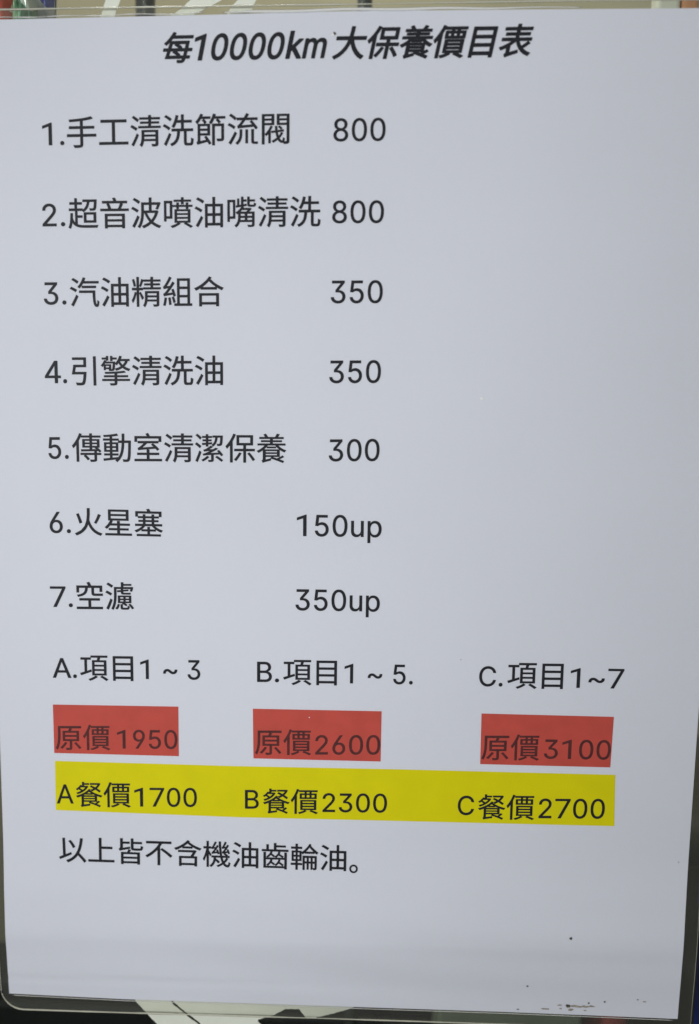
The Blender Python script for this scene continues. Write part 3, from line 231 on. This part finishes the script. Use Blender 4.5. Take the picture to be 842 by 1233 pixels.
RUNS = [
('每', 'T', 0, -53.451, 136.129, 8.526, 8.526, 0.02),
('10000km', 'T', 0, -45.395, 136.187, 9.286, 9.325, 0.0175),
('大保養價目表', 'T', 0, -5.939, 137.182, 9.053, 9.053, 0.011),
('1.', 'N', 1, -88.179, 113.386, 9.268, 8.497, 0.02),
('手工清洗節流閥', 'N', 1, -80.882, 113.389, 9.156, 9.156, 0.0214),
('800', 'N', 2, -5.689, 114.736, 9.188, 8.447, 0.0141),
('2.', 'N', 3, -88.97, 91.119, 9.823, 8.621, 0.02),
('超音波噴油嘴清洗', 'N', 3, -80.921, 91.26, 9.067, 9.067, 0.0149),
('800', 'N', 4, -5.79, 92.596, 9.22, 8.458, 0.0113),
('3.', 'N', 5, -89.015, 69.16, 9.477, 8.719, 0.02),
('汽油精組合', 'N', 5, -81.126, 69.259, 9.04, 9.04, 0.0156),
('350', 'N', 6, -5.864, 70.437, 9.303, 8.74, 0.0148),
('4.', 'N', 7, -89.212, 46.547, 9.069, 9.01, 0.02),
('引擎清洗油', 'N', 7, -81.743, 46.722, 9.184, 9.184, 0.0174),
('350', 'N', 8, -6.073, 47.85, 9.349, 8.876, 0.0207),
('5.', 'N', 9, -89.323, 24.314, 8.95, 8.913, 0.02),
('傳動室清潔保養', 'N', 9, -81.708, 24.325, 9.133, 9.133, 0.0147),
('300', 'N', 10, -5.994, 25.227, 9.301, 8.844, 0.0265),
('6.', 'N', 11, -89.815, 1.986, 9.54, 8.902, 0.02),
('火星塞', 'N', 11, -81.883, 2.157, 9.098, 9.098, 0.002),
('150up', 'N', 12, -15.456, 2.886, 9.56, 8.889, 0.0091),
('7.', 'N', 13, -90.005, -20.782, 9.692, 8.831, 0.02),
('空濾', 'N', 13, -82.196, -20.693, 9.223, 9.223, 0.02),
('350up', 'N', 14, -15.562, -19.662, 9.542, 8.942, 0.0121),
('A.', 'N', 15, -89.694, -43.03, 9.046, 8.654, 0.02),
('項目', 'N', 15, -81.313, -42.949, 9.04, 9.04, 0.02),
('1 ~ 3', 'N', 15, -63.047, -42.549, 8.689, 8.49, 0.0194),
('B.', 'N', 16, -27.332, -42.302, 9.816, 8.774, 0.02),
('項目', 'N', 16, -18.964, -42.257, 8.927, 8.927, 0.02),
('1 ~ 5.', 'N', 16, -0.802, -41.83, 8.658, 8.431, 0.0151),
('C.', 'N', 17, 39.651, -41.422, 9.05, 8.537, 0.02),
('項目', 'N', 17, 48.165, -41.175, 9.045, 9.045, 0.02),
('1~7', 'N', 17, 66.349, -41.03, 9.472, 8.399, 0.0115),
('原價', 'R', 18, -89.597, -65.423, 8.792, 8.792, 0.03),
('1950', 'R', 18, -70.657, -64.996, 8.825, 8.273, 0.0292),
('原價', 'R', 19, -27.597, -64.735, 8.854, 8.854, 0.03),
('2600', 'R', 19, -9.532, -64.694, 9.333, 8.484, 0.0368),
('原價', 'R', 20, 41.214, -63.918, 8.859, 8.859, 0.03),
('3100', 'R', 20, 59.711, -63.45, 9.225, 8.376, 0.0186),
('A', 'N', 21, -89.521, -83.545, 8.348, 8.647, 0.03),
('餐價', 'N', 21, -83.637, -83.796, 8.863, 8.863, 0.03),
('1700', 'N', 21, -65.624, -83.641, 9.231, 8.489, 0.0321),
('B', 'N', 22, -31.066, -82.988, 9.349, 8.445, 0.03),
('餐價', 'N', 22, -25.139, -83.665, 8.753, 8.753, 0.03),
('2300', 'N', 22, -7.135, -83.124, 9.324, 8.407, 0.0288),
('C', 'N', 23, 34.464, -82.439, 8.98, 8.522, 0.03),
('餐價', 'N', 23, 40.735, -82.98, 8.733, 8.733, 0.03),
('2700', 'N', 23, 58.649, -82.548, 9.334, 8.678, 0.0315),
('以上皆不含機油齒輪油', 'N', 24, -89.412, -102.057, 9.112, 9.112, 0.007),
('。', 'N', 24, -0.833, -104.689, 8.299, 8.847, 0.01)]

def outlines(ch):
    adv, data = GLYPHS[ch]
    cs = [[tuple(map(int, p.split(','))) for p in c.split(' ')] for c in data.split('|')]
    return adv, cs
def signed(c): return sum(a[0]*b[1]-b[0]*a[1] for a, b in zip(c, c[1:]+c[:1]))/2
def inside(p, c):
    r = False
    for a, b in zip(c, c[1:]+c[:1]):
        if (a[1] > p[1]) != (b[1] > p[1]) and p[0] < (b[0]-a[0])*(p[1]-a[1])/(b[1]-a[1])+a[0]: r = not r
    return r
def print_run(V, F, text, ox, oz, sx, sz, tilt, bold, skew, layer):
    x = 0
    for ch in text:
        if ch == ' ': x += 250; continue
        adv, cs = outlines(ch)
        raw = cs
        outer = [i for i, c in enumerate(raw) if signed(c) < 0]
        groups = {i: [cs[i]] for i in outer}
        for i, c in enumerate(raw):
            if i in groups: continue
            best = [o for o in outer if inside(c[0], raw[o])]
            if best: groups[min(best, key=lambda o: abs(signed(raw[o])))].append(cs[i])
        for gi, g in enumerate(groups.values()):
            loops = [[Vector((p[0], p[1], 0)) for p in c] for c in g]
            flat = [p for c in loops for p in c]
            base = len(V)
            def put(px, py, lift):
                u = (x + px + skew*py)*sx/1000; v = py*sz/1000
                V.append(P3(ox + u, oz + v + tilt*u, layer + lift))
            for p in flat: put(p.x, p.y, .003*(gi % 4))
            for t in tessellate_polygon(loops): F.append(tuple(base + i for i in t))
            if not bold: continue
            k0 = 0
            for c in loops:                              # the ink spreads a little past every outline, round the corners too
                n = len(c)
                for i in range(n):
                    a, b, d = c[i], c[(i+1) % n], c[(i+2) % n]
                    e = b - a
                    if e.length < .01: continue
                    s = Vector((-e.y, e.x, 0)).normalized()*bold
                    e2 = d - b; lift = -.006 - .002*(i % 5)
                    q = len(V); put(a.x+s.x, a.y+s.y, lift); put(b.x+s.x, b.y+s.y, lift)
                    F.append((base+k0+i, base+k0+(i+1) % n, q+1, q))
                    if e2.length > .01:
                        s2 = Vector((-e2.y, e2.x, 0)).normalized()*bold; m = (s+s2)
                        m = m.normalized()*bold if m.length > 1e-3 else s
                        q2 = len(V); put(b.x+m.x, b.y+m.y, lift); put(b.x+s2.x, b.y+s2.y, lift)
                        F.append((base+k0+(i+1) % n, q+1, q2)); F.append((base+k0+(i+1) % n, q2, q2+1))
                k0 += n
        x += adv

# ------------------------------------------------------------------ the laminated price list
sheet = empty('laminated_price_list', (0, 0, Z0))
tag(sheet, 'white laminated price list in Chinese with red and yellow bars, fixed to the glass', 'price list')

TOP = [(-104.77, 146.86), (-98.62, 146.95), (-49.5, 147.86), (-1.3, 148.9), (46.45, 149.2), (92.91, 149.3), (105.4, 149.4)]
BOT = [(-107.0, -148.93), (-69.45, -149.06), (-18.68, -148.48), (49.4, -147.54), (104.88, -147.06)]
def grid(nx, nz, fx, layer):
    V, F = [], []
    for j in range(nz+1):
        for i in range(nx+1):
            x, z = fx(i/nx, j/nz); V.append(P3(x, z, layer))
    for j in range(nz):
        for i in range(nx):
            a = j*(nx+1)+i; F.append((a, a+1, a+nx+2, a+nx+1))
    return V, F
def paper_xz(u, v):
    xl = -107.0 + (v)*2.0 if v > .9 else -107.0 + v*.6
    xl = -107.0 + 1.2*v**2
    xr = 104.88 + .5*v
    x = xl + (xr-xl)*u
    zb = lerp_poly(BOT, max(-107.0, min(104.88, x))); zt = lerp_poly(TOP, max(-104.77, min(105.4, x)))
    return x, zb + (zt-zb)*v
V, F = grid(90, 260, paper_xz, LAYER['paper'])
paper = link('paper_sheet', V, F, PAPER, sheet, True)

def slab(name, pts, m, layer, nx=24, nz=6, label=None):
    """a printed bar: bottom-left, bottom..., described by lower and upper edge polylines"""
    lo, up = pts
    def fx(u, v):
        xa, xb = lo[0][0], lo[-1][0]; ya, yb = up[0][0], up[-1][0]
        x0 = xa + (xb-xa)*u; x1 = ya + (yb-ya)*u
        return x0 + (x1-x0)*v, lerp_poly(lo, x0)*(1-v) + lerp_poly(up, x1)*v
    V, F = grid(nx, nz, fx, layer)
    o = link(name, V, F, m, paper, True)
    if label: o['label'] = label
    return o
slab('highlight_bar', ([(-89.86, -67.19), (-50.9, -66.82)], [(-89.88, -51.62), (-50.88, -50.97)]), RED, LAYER['mark'], label='left red bar behind the price 1950')
slab('highlight_bar', ([(-27.81, -66.68), (11.11, -66.23)], [(-27.97, -50.84), (11.14, -50.28)]), RED, LAYER['mark'], label='middle red bar behind the price 2600')
slab('highlight_bar', ([(41.21, -65.95), (80.07, -65.59)], [(41.1, -49.95), (80.33, -49.7)]), RED, LAYER['mark'], label='right red bar behind the price 3100')
slab('highlight_bar', ([(-89.85, -85.8), (-33.06, -85.9), (18.2, -85.14), (82.2, -84.24)],
                       [(-89.68, -69.75), (-32.99, -69.36), (17.86, -68.5), (81.67, -67.89)]), YELLOW, LAYER['mark'], 60, 8, label='long yellow bar behind the package prices')
LINES = {}
for r in RUNS: LINES.setdefault(r[2], []).append(r)
for ln, rs in sorted(LINES.items()):
    V, F = [], []
    for (text, st, _, ox, oz, sx, sz, tilt) in rs:
        print_run(V, F, text, ox, oz, sx, sz, tilt, (21 if st == 'T' else 7), .21 if st == 'T' else 0, LAYER['ink'])
    o = link('printed_line', V, F, REDINK if rs[0][1] == 'R' else INK, paper)
    o['label'] = 'printed line reading ' + ''.join(r[0] for r in rs)

def speck(x, z, rx, rz, m, label=None):
    n = 9; V = [P3(x, z, LAYER['dirt'] + .012)]; F = []
    for i in range(n):
        a = 2*math.pi*i/n; k = random.uniform(.6, 1.15); V.append(P3(x + rx*k*math.cos(a), z + rz*k*math.sin(a), LAYER['dirt']))
    for i in range(n): F.append((0, 1+i, 1+(i+1) % n))
    o = link('dirt_speck', V, F, m, paper)
    if label: o['label'] = label
speck(70.67, -120.93, .55, .6, DIRT, 'dark round dirt speck low on the right')
speck(-5.11, 143.18, .45, .45, DIRT); speck(-5.6, 142.7, .5, .5, DUST, 'white dust speck beside the heading')
speck(38.15, 44.03, .6, .5, DUST, 'white dust speck on the blank right half')
speck(34.45, -33.4, .14, .14, DIRT); speck(58.09, -138.03, .35, .3, DIRT)
speck(64.08, -145.7, 1.5, .28, STAIN); speck(71.0, -144.3, .8, .55, DIRT); speck(73.6, -144.4, .7, .4, STAIN)
speck(77.33, -143.0, .4, .35, DIRT); speck(82.14, -142.3, .32, .28, DIRT); speck(92.27, -141.0, .35, .25, DIRT); speck(94.33, -141.6, .6, .22, STAIN)
for k in range(9):
    speck(68 + 1.25*k + random.uniform(-.6, .6), -144.9 + random.uniform(-.7, .9), random.uniform(.4, 1.3), random.uniform(.2, .5), STAIN)
speck(55.5, -146.3, .5, .25, DIRT); speck(76.3, -145.6, .5, .25, STAIN)
speck(102, -95, .2, .2, DIRT); speck(-10.7, -53.0, .22, .2, DUST)

# the clear pouch: two films with a round-cornered border, welded along its rim
def pouch_outline(step=2.0):
    xl, xr, r = -109.6, 109.0, 7.0
    top = lambda x: 150.7 + .0115*x if x < 50 else 151.3 + .004*(x-50)
    bot = lambda x: -152.75 + .0165*x
    pts = []
    def arc(cx, cz, a0, a1):
        for i in range(9):
            a = math.radians(a0 + (a1-a0)*i/8); pts.append((cx + r*math.cos(a), cz + r*math.sin(a)))
    arc(xl+r, bot(xl+r)+r, 180, 270)
    x = xl+r+step
    while x < xr-r: pts.append((x, bot(x))); x += step
    r = 3.0; arc(xr-r, bot(xr-r)+r, 270, 360)
    z = bot(xr-r)+r+step
    while z < top(xr-r)-7: pts.append((xr, z)); z += step
    r = 7.0
    arc(xr-r, top(xr-r)-r, 0, 90)
    x = xr-r-step
    while x > xl+r: pts.append((x, top(x))); x -= step
    arc(xl+r, top(xl+r)-r, 90, 180)
    z = top(xl+r)-r-step
    while z > bot(xl+r)+r: pts.append((xl, z)); z -= step
    return pts
OUT = pouch_outline()
def film(name, layer, m):
    """the pouch outline filled as a fine lattice so that the film follows the paper's bow"""
    bm = bmesh.new()
    vs = [bm.verts.new((x, 0, z)) for x, z in OUT]; bm.faces.new(vs)
    for k in range(-100, 110, 10):
        bmesh.ops.bisect_plane(bm, geom=bm.verts[:]+bm.edges[:]+bm.faces[:], plane_co=(k, 0, 0), plane_no=(1, 0, 0))
    zs = [z for z in range(-120, 150, 10)] + [-150+1.5*i for i in range(20)]
    for k in zs:
        bmesh.ops.bisect_plane(bm, geom=bm.verts[:]+bm.edges[:]+bm.faces[:], plane_co=(0, 0, k), plane_no=(0, 0, 1))
    for v in bm.verts: v.co = Vector(P3(v.co.x, v.co.z, layer))
    return from_bm(name, bm, m, sheet, smooth=True)
film('front_film', LAYER['film'], FILM)
film('back_film', -.20, BACKFILM)
def rim_radius(t):
    x, z = OUT[int(t*(len(OUT)+1)) % len(OUT)]
    return (.00010 if x > 106 else .00029)*(.85 + .45*noise.noise(Vector((x*.06, z*.06, 1.7))) + .2*noise.noise(Vector((x*.3, z*.3, 5))))  # thin where the rim should not shine, uneven thickness imitates glints
V, F = tube([P3(x, z, 0) for x, z in OUT + OUT[:2]], rim_radius)
link('sealed_edge', V, F, EDGE, sheet, True)
rp = [P3(-36 + k*1.5, lerp_poly(TOP, -36+k*1.5) + .45 + .10*math.sin(k*.35), .12) for k in range(66)]
V, F = tube(rp, lambda t: .00044*(1-.7*smooth((t-.5)/.5))*(.35+.65*smooth(t/.12))); link('seal_ridge_glint', V, F, RIDGE_GLINT, sheet, True)
rp = [P3(-103 + k*1.5, lerp_poly(TOP, -103+k*1.5) + .5 + .12*math.sin(k*.5), .12) for k in range(42)]
V, F = tube(rp, lambda t: .00013 + .00005*math.sin(t*40)); link('seal_ridge_glint', V, F, RIDGE_GLINT, sheet, True)
rp = [P3(-106.0 + k*1.6, lerp_poly(BOT, -106.0 + k*1.6) - .5, .05) for k in range(132)]
V, F = tube(rp, .00010); link('seal_ridge_glint', V, F, RIDGE_GLINT, sheet, True)

# ------------------------------------------------------------------ the window the list hangs on, and its lettering
GF = 0.0024                                           # front face of the glass
bm = bmesh.new(); add_box(bm, -.55, .55, GF, GF+.005, -Z0, .55, .0008)
glass = from_bm('window_pane', bm, GLASS, loc=(0, 0, Z0))
tag(glass, 'clear shop window pane standing behind the price list', 'window')
def stroke(name, pts, parent):
    """a cut vinyl stroke, 0.25 mm thick, with its outline rounded a little"""
    n = len(pts); sm = []
    for i in range(n):
        a, b = Vector(pts[i]), Vector(pts[(i+1) % n])
        k = max(4, int((b-a).length/.7))
        for j in range(k):
            p = a.lerp(b, .06 + .88*j/(k-1))
            wv = Vector((noise.noise(Vector((p.x*.9, p.y*.9, 2))), noise.noise(Vector((p.x*.9, p.y*.9, 9)))))*.34
            sm.append(tuple(p + wv))
    bm = bmesh.new(); y0, y1 = GF-.00025, GF-.00001
    f = [bm.verts.new((x/1000, y0, z/1000)) for x, z in sm]; k = [bm.verts.new((x/1000, y1, z/1000)) for x, z in sm]
    loops = [[Vector((x, z, 0)) for x, z in sm]]
    for t in tessellate_polygon(loops):
        bm.faces.new([f[i] for i in t]); bm.faces.new([k[i] for i in reversed(t)])
    m = len(sm)
    for i in range(m): bm.faces.new((f[i], f[(i+1) % m], k[(i+1) % m], k[i]))
    return from_bm(name, bm, VINYL, parent)
lt = empty('vinyl_letter', (0, 0, Z0)); tag(lt, 'white brush letter on the glass below the price list, lower left', 'window lettering', 'white lettering on the window')
stroke('letter_stroke', [(-69.64, -134.9), (-67.06, -150.35), (-59.81, -158.51), (-52.59, -166.66), (-39.05, -165.92), (-46.54, -157.81), (-54.88, -151.09), (-58.89, -134.38)], lt)
stroke('letter_stroke', [(-58.36, -134.36), (-54.6, -150.4), (-45.5, -157.77), (-38.0, -165.88), (-17.51, -164.76), (-27.17, -155.63), (-20.5, -153.1), (-17.9, -151.3), (-13.4, -151.1), (-11.42, -153.93), (-8.76, -154.08), (2.89, -150.1), (12.81, -143.74), (7.36, -131.19)], lt)
lt = empty('vinyl_letter', (0, 0, Z0)); tag(lt, 'lone white slanting stroke of lettering above the heading, leftmost', 'window lettering', 'white lettering on the window')
stroke('letter_stroke', [(-73.46, 141.66), (-70.45, 149.32), (-69.2, 152.58), (-65.97, 161.21), (-61.32, 161.18), (-64.99, 152.56), (-66.46, 149.3), (-68.74, 141.65)], lt)
lt = empty('vinyl_letter', (0, 0, Z0)); tag(lt, 'white letter of two slanting strokes above the heading figures 10000', 'window lettering', 'white lettering on the window')
stroke('letter_stroke', [(-53.17, 147.07), (-48.47, 150.1), (-45.42, 152.47), (-37.03, 161.03), (-26.68, 160.97), (-36.62, 152.43), (-41.73, 150.07), (-47.57, 147.05)], lt)
stroke('letter_stroke', [(-37.83, 143.75), (-34.78, 149.72), (-32.23, 152.41), (-25.53, 160.96), (-22.1, 160.94), (-27.03, 152.39), (-28.19, 150.45), (-31.33, 143.73)], lt)

# ------------------------------------------------------------------ what stands behind the window
WALL = mat('olive_wall', (.62, .555, .375), .8, vary=.30, scale=7, bump=.2, bscale=40)
COUNTER = mat('dark_counter', (.05, .05, .045), .6, vary=.3, scale=20)
BLACK = mat('black_paint', (.008, .009, .009), .45, vary=.4, scale=30, bump=.1, bscale=60)
BROWN = mat('brown_black_plastic', (.055, .045, .024), .5, vary=.4, scale=40)
POST = mat('grey_post_paint', (.075, .080, .075), .4, vary=.3, scale=60)
BLUE = mat('blue_plastic', (.014, .036, .30), .4, vary=.2, scale=50)
GREENGREY = mat('grey_green_card', (.16, .18, .13), .7, vary=.25, scale=50)
REDTIN = mat('red_tin', (.42, .075, .055), .4, vary=.2, scale=80)
CREAM = mat('cream_card', (.88, .86, .74), .6, vary=.05, scale=60)
ORANGE = mat('orange_card', (.72, .30, .12), .6, vary=.1, scale=60)
STEEL = mat('bare_steel', (.55, .55, .55), .3, metal=1, vary=.2, scale=60)

bm = bmesh.new(); add_box(bm, -1.2, 1.2, .34, .40, -Z0, 1.2); tag(from_bm('wall', bm, WALL, loc=(0, 0, Z0)), kind='structure')
bm = bmesh.new(); add_box(bm, -1.2, 1.2, -1.0, .34, -Z0-.03, -Z0); tag(from_bm('counter_top', bm, COUNTER, loc=(0, 0, Z0)), kind='structure')

def thing(name, label, cat, x=0, y=0, group=None):
    o = empty(name, (x, y, 0)); tag(o, label, cat, group); return o
# black cabinet seen under the sheet's lower left edge
t = thing('black_cabinet', 'black metal cabinet low behind the window, under the list', 'cabinet', -.10, .2)
bm = bmesh.new(); add_box(bm, -.24, .18, -.08, -.05, 0, Z0-.221, .004); from_bm('cabinet_body', bm, BLACK, t)
for k in range(2):
    bm = bmesh.new(); add_box(bm, -.23, .17, -.086, -.0795, .012+k*.082, .088+k*.082, .002); d = from_bm('drawer', bm, BLACK, t)
    bm = bmesh.new(); add_box(bm, -.06, .02, -.098, -.0855, .045+k*.082, .055+k*.082, .002); from_bm('handle', bm, STEEL, d)
# grey-green box
t = thing('grey_green_box', 'grey green cardboard box behind the window, below the list', 'box', .056, .05)
bm = bmesh.new(); add_box(bm, -.024, .026, -.015, .045, 0, Z0-.150, .0015); from_bm('box_body', bm, GREENGREY, t)
bm = bmesh.new(); add_box(bm, -.0245, .0265, -.0155, .0455, Z0-.1495, Z0-.144, .001); from_bm('lid', bm, GREENGREY, t)
# red tin
t = thing('red_tin', 'red tin peeping out below the lower right edge of the list', 'tin', .0935, .055)
bm = bmesh.new(); add_lathe(bm, [(.0078, 0), (.0082, .002), (.0082, Z0-.176), (.0078, Z0-.174)]); from_bm('tin_body', bm, REDTIN, t, smooth=False)
bm = bmesh.new(); add_lathe(bm, [(.0045, Z0-.1738), (.0045, Z0-.162), (.004, Z0-.160)]); from_bm('cap', bm, REDTIN, t)
# dark bin on the right
t = thing('dark_bin', 'brown black plastic bin behind the right edge of the list', 'bin', .155, .14)
bm = bmesh.new(); add_lathe(bm, [(.042, 0), (.044, .003), (.052, Z0-.145), (.050, Z0-.142)]); from_bm('bin_body', bm, BROWN, t, smooth=True)
bm = bmesh.new(); add_lathe(bm, [(.052, Z0-.1415), (.055, Z0-.1385), (.055, Z0-.131), (.045, Z0-.123), (.006, Z0-.120)]); from_bm('lid', bm, BROWN, t, smooth=True)
# blue crate
t = thing('blue_crate', 'blue plastic crate behind the window at the lower right corner', 'crate', .1725, .05)
bm = bmesh.new(); add_box(bm, -.0525, .09, -.03, -.012, 0, Z0-.130, .003); from_bm('crate_body', bm, BLUE, t)
bm = bmesh.new(); add_box(bm, -.0527, .092, -.032, -.010, Z0-.1295, Z0-.119, .001); from_bm('rim', bm, BLUE, t)
for k in range(5):
    bm = bmesh.new(); add_box(bm, -.045+k*.03, -.040+k*.03, -.034, -.0305, .01, Z0-.135, .001); from_bm('rib', bm, BLUE, t)
# two posts
for x, r, lab in ((-.0818, .0036, 'slim dark grey post behind the window, between lone stroke and letter'), (-.0018, .0027, 'thinner bluish grey post behind the window above the heading')):
    t = thing('grey_post', lab, 'post', x, .10, 'posts behind the window')
    bm = bmesh.new(); add_lathe(bm, [(r, .006), (r, Z0+.42)], 24); from_bm('post_tube', bm, POST, t, smooth=True)
    bm = bmesh.new(); add_lathe(bm, [(r*3, 0), (r*3, .004), (r*1.6, .006)], 24); from_bm('base_plate', bm, POST, t)
# cartons on a shelf above the frame's right corner
SHELF = mat('shelf_board', (.30, .26, .15), .7, vary=.3, scale=30)
def carton(name, label, x0, x1, z0, z1, m, y=.055):
    t = thing(name, label, 'carton', (x0+x1)/2, y, 'cartons behind the window'); t.location.z = Z0+z0
    wd = (x1-x0)/2
    bm = bmesh.new(); add_box(bm, -wd, wd, 0, .010, 0, z1-z0, .0015); from_bm('carton_body', bm, m, t)
    bm = bmesh.new(); add_box(bm, -wd+.001, wd-.001, -.0003, .0103, z1-z0+.0003, z1-z0+.003, .0008); from_bm('flap', bm, m, t)
carton('small_carton', 'cream carton behind the window at the upper right corner', .0928, .1004, .128, .215, CREAM)
carton('small_carton', 'orange carton beside the cream one at the upper right corner', .1008, .1062, .128, .200, ORANGE)
t = thing('wall_shelf', 'small olive shelf under the cartons behind the window', 'shelf', .12, .06)
bm = bmesh.new(); add_box(bm, -.06, .09, -.02, .06, Z0+.118, Z0+.1275, .001); from_bm('shelf_board', bm, SHELF, t)
for k in (-.05, .08):
    bm = bmesh.new(); add_box(bm, k-.004, k+.004, .02, .028, 0, Z0+.1178, .001); from_bm('shelf_leg', bm, POST, t)
# foil packets hanging at the top left
def foil(name, c1, c2, c3):
    m = bpy.data.materials.new(name); m.use_nodes = True; nt = m.node_tree; p = nt.nodes['Principled BSDF']
    p.inputs['Roughness'].default_value = .28; p.inputs['Metallic'].default_value = .15
    tc = nt.nodes.new('ShaderNodeTexCoord'); v = nt.nodes.new('ShaderNodeTexVoronoi'); v.inputs['Scale'].default_value = 170
    nt.links.new(tc.outputs['Object'], v.inputs['Vector'])
    r = nt.nodes.new('ShaderNodeValToRGB'); r.color_ramp.interpolation = 'CONSTANT'
    r.color_ramp.elements[0].color = (*c1, 1); r.color_ramp.elements[1].position = .45; r.color_ramp.elements[1].color = (*c2, 1)
    e = r.color_ramp.elements.new(.75); e.color = (*c3, 1)
    sp = nt.nodes.new('ShaderNodeSeparateColor'); nt.links.new(v.outputs['Color'], sp.inputs[0])
    nt.links.new(sp.outputs[0], r.inputs['Fac']); nt.links.new(r.outputs['Color'], p.inputs['Base Color'])
    return m
def packet(label, cx, cz, wd, ht, m, y=.028, tilt=0):
    t = thing('foil_packet', label, 'packet', cx, y, 'foil packets behind the window'); t.location.z = Z0+cz; t.rotation_euler.y = tilt
    n, k = 26, 40
    for s, nm in ((-1, 'front_face'), (1, 'back_face')):
        V, F = [], []
        for j in range(k+1):
            for i in range(n+1):
                u, v = i/n*2-1, j/k*2-1
                puff = max(0, (1-u**4))*max(0, (1-v**6))
                nz = noise.noise(Vector((u*3.1+cx*90, v*4.3, s*3.0)))*.0016 + noise.noise(Vector((u*8+cx*50, v*10, s)))*.0007
                crimp = .0004*math.sin(u*60) if abs(v) > .9 else 0
                V.append((u*wd*(1-.04*(1-v*v)), s*(.0004+.006*puff) + nz*(puff > 0)*min(1, puff*3) + crimp, v*ht))
        for j in range(k):
            for i in range(n):
                a = j*(n+1)+i; F.append((a, a+1, a+n+2, a+n+1))
        o = link(nm, V, F, m, t, True)
packet('red foil packet with painted white gleams in the upper left corner', -.1135, .173, .0092, .0265, foil('red_foil', (.85, .15, .09), (.70, .11, .07), (.9, .78, .72)), tilt=-.12)  # the palest tone is a gleam painted into the foil colour
packet('green and white foil packet between red and blue packets', -.0983, .1735, .0036, .0262, foil('green_foil', (.34, .58, .34), (.85, .90, .82), (.16, .32, .20)), .024, tilt=.06)
packet('blue and white foil packet, rightmost of the packets', -.0945, .1765, .0042, .0255, foil('blue_foil', (.86, .88, .95), (.24, .26, .66), (.90, .90, .93)), .029, tilt=.10)
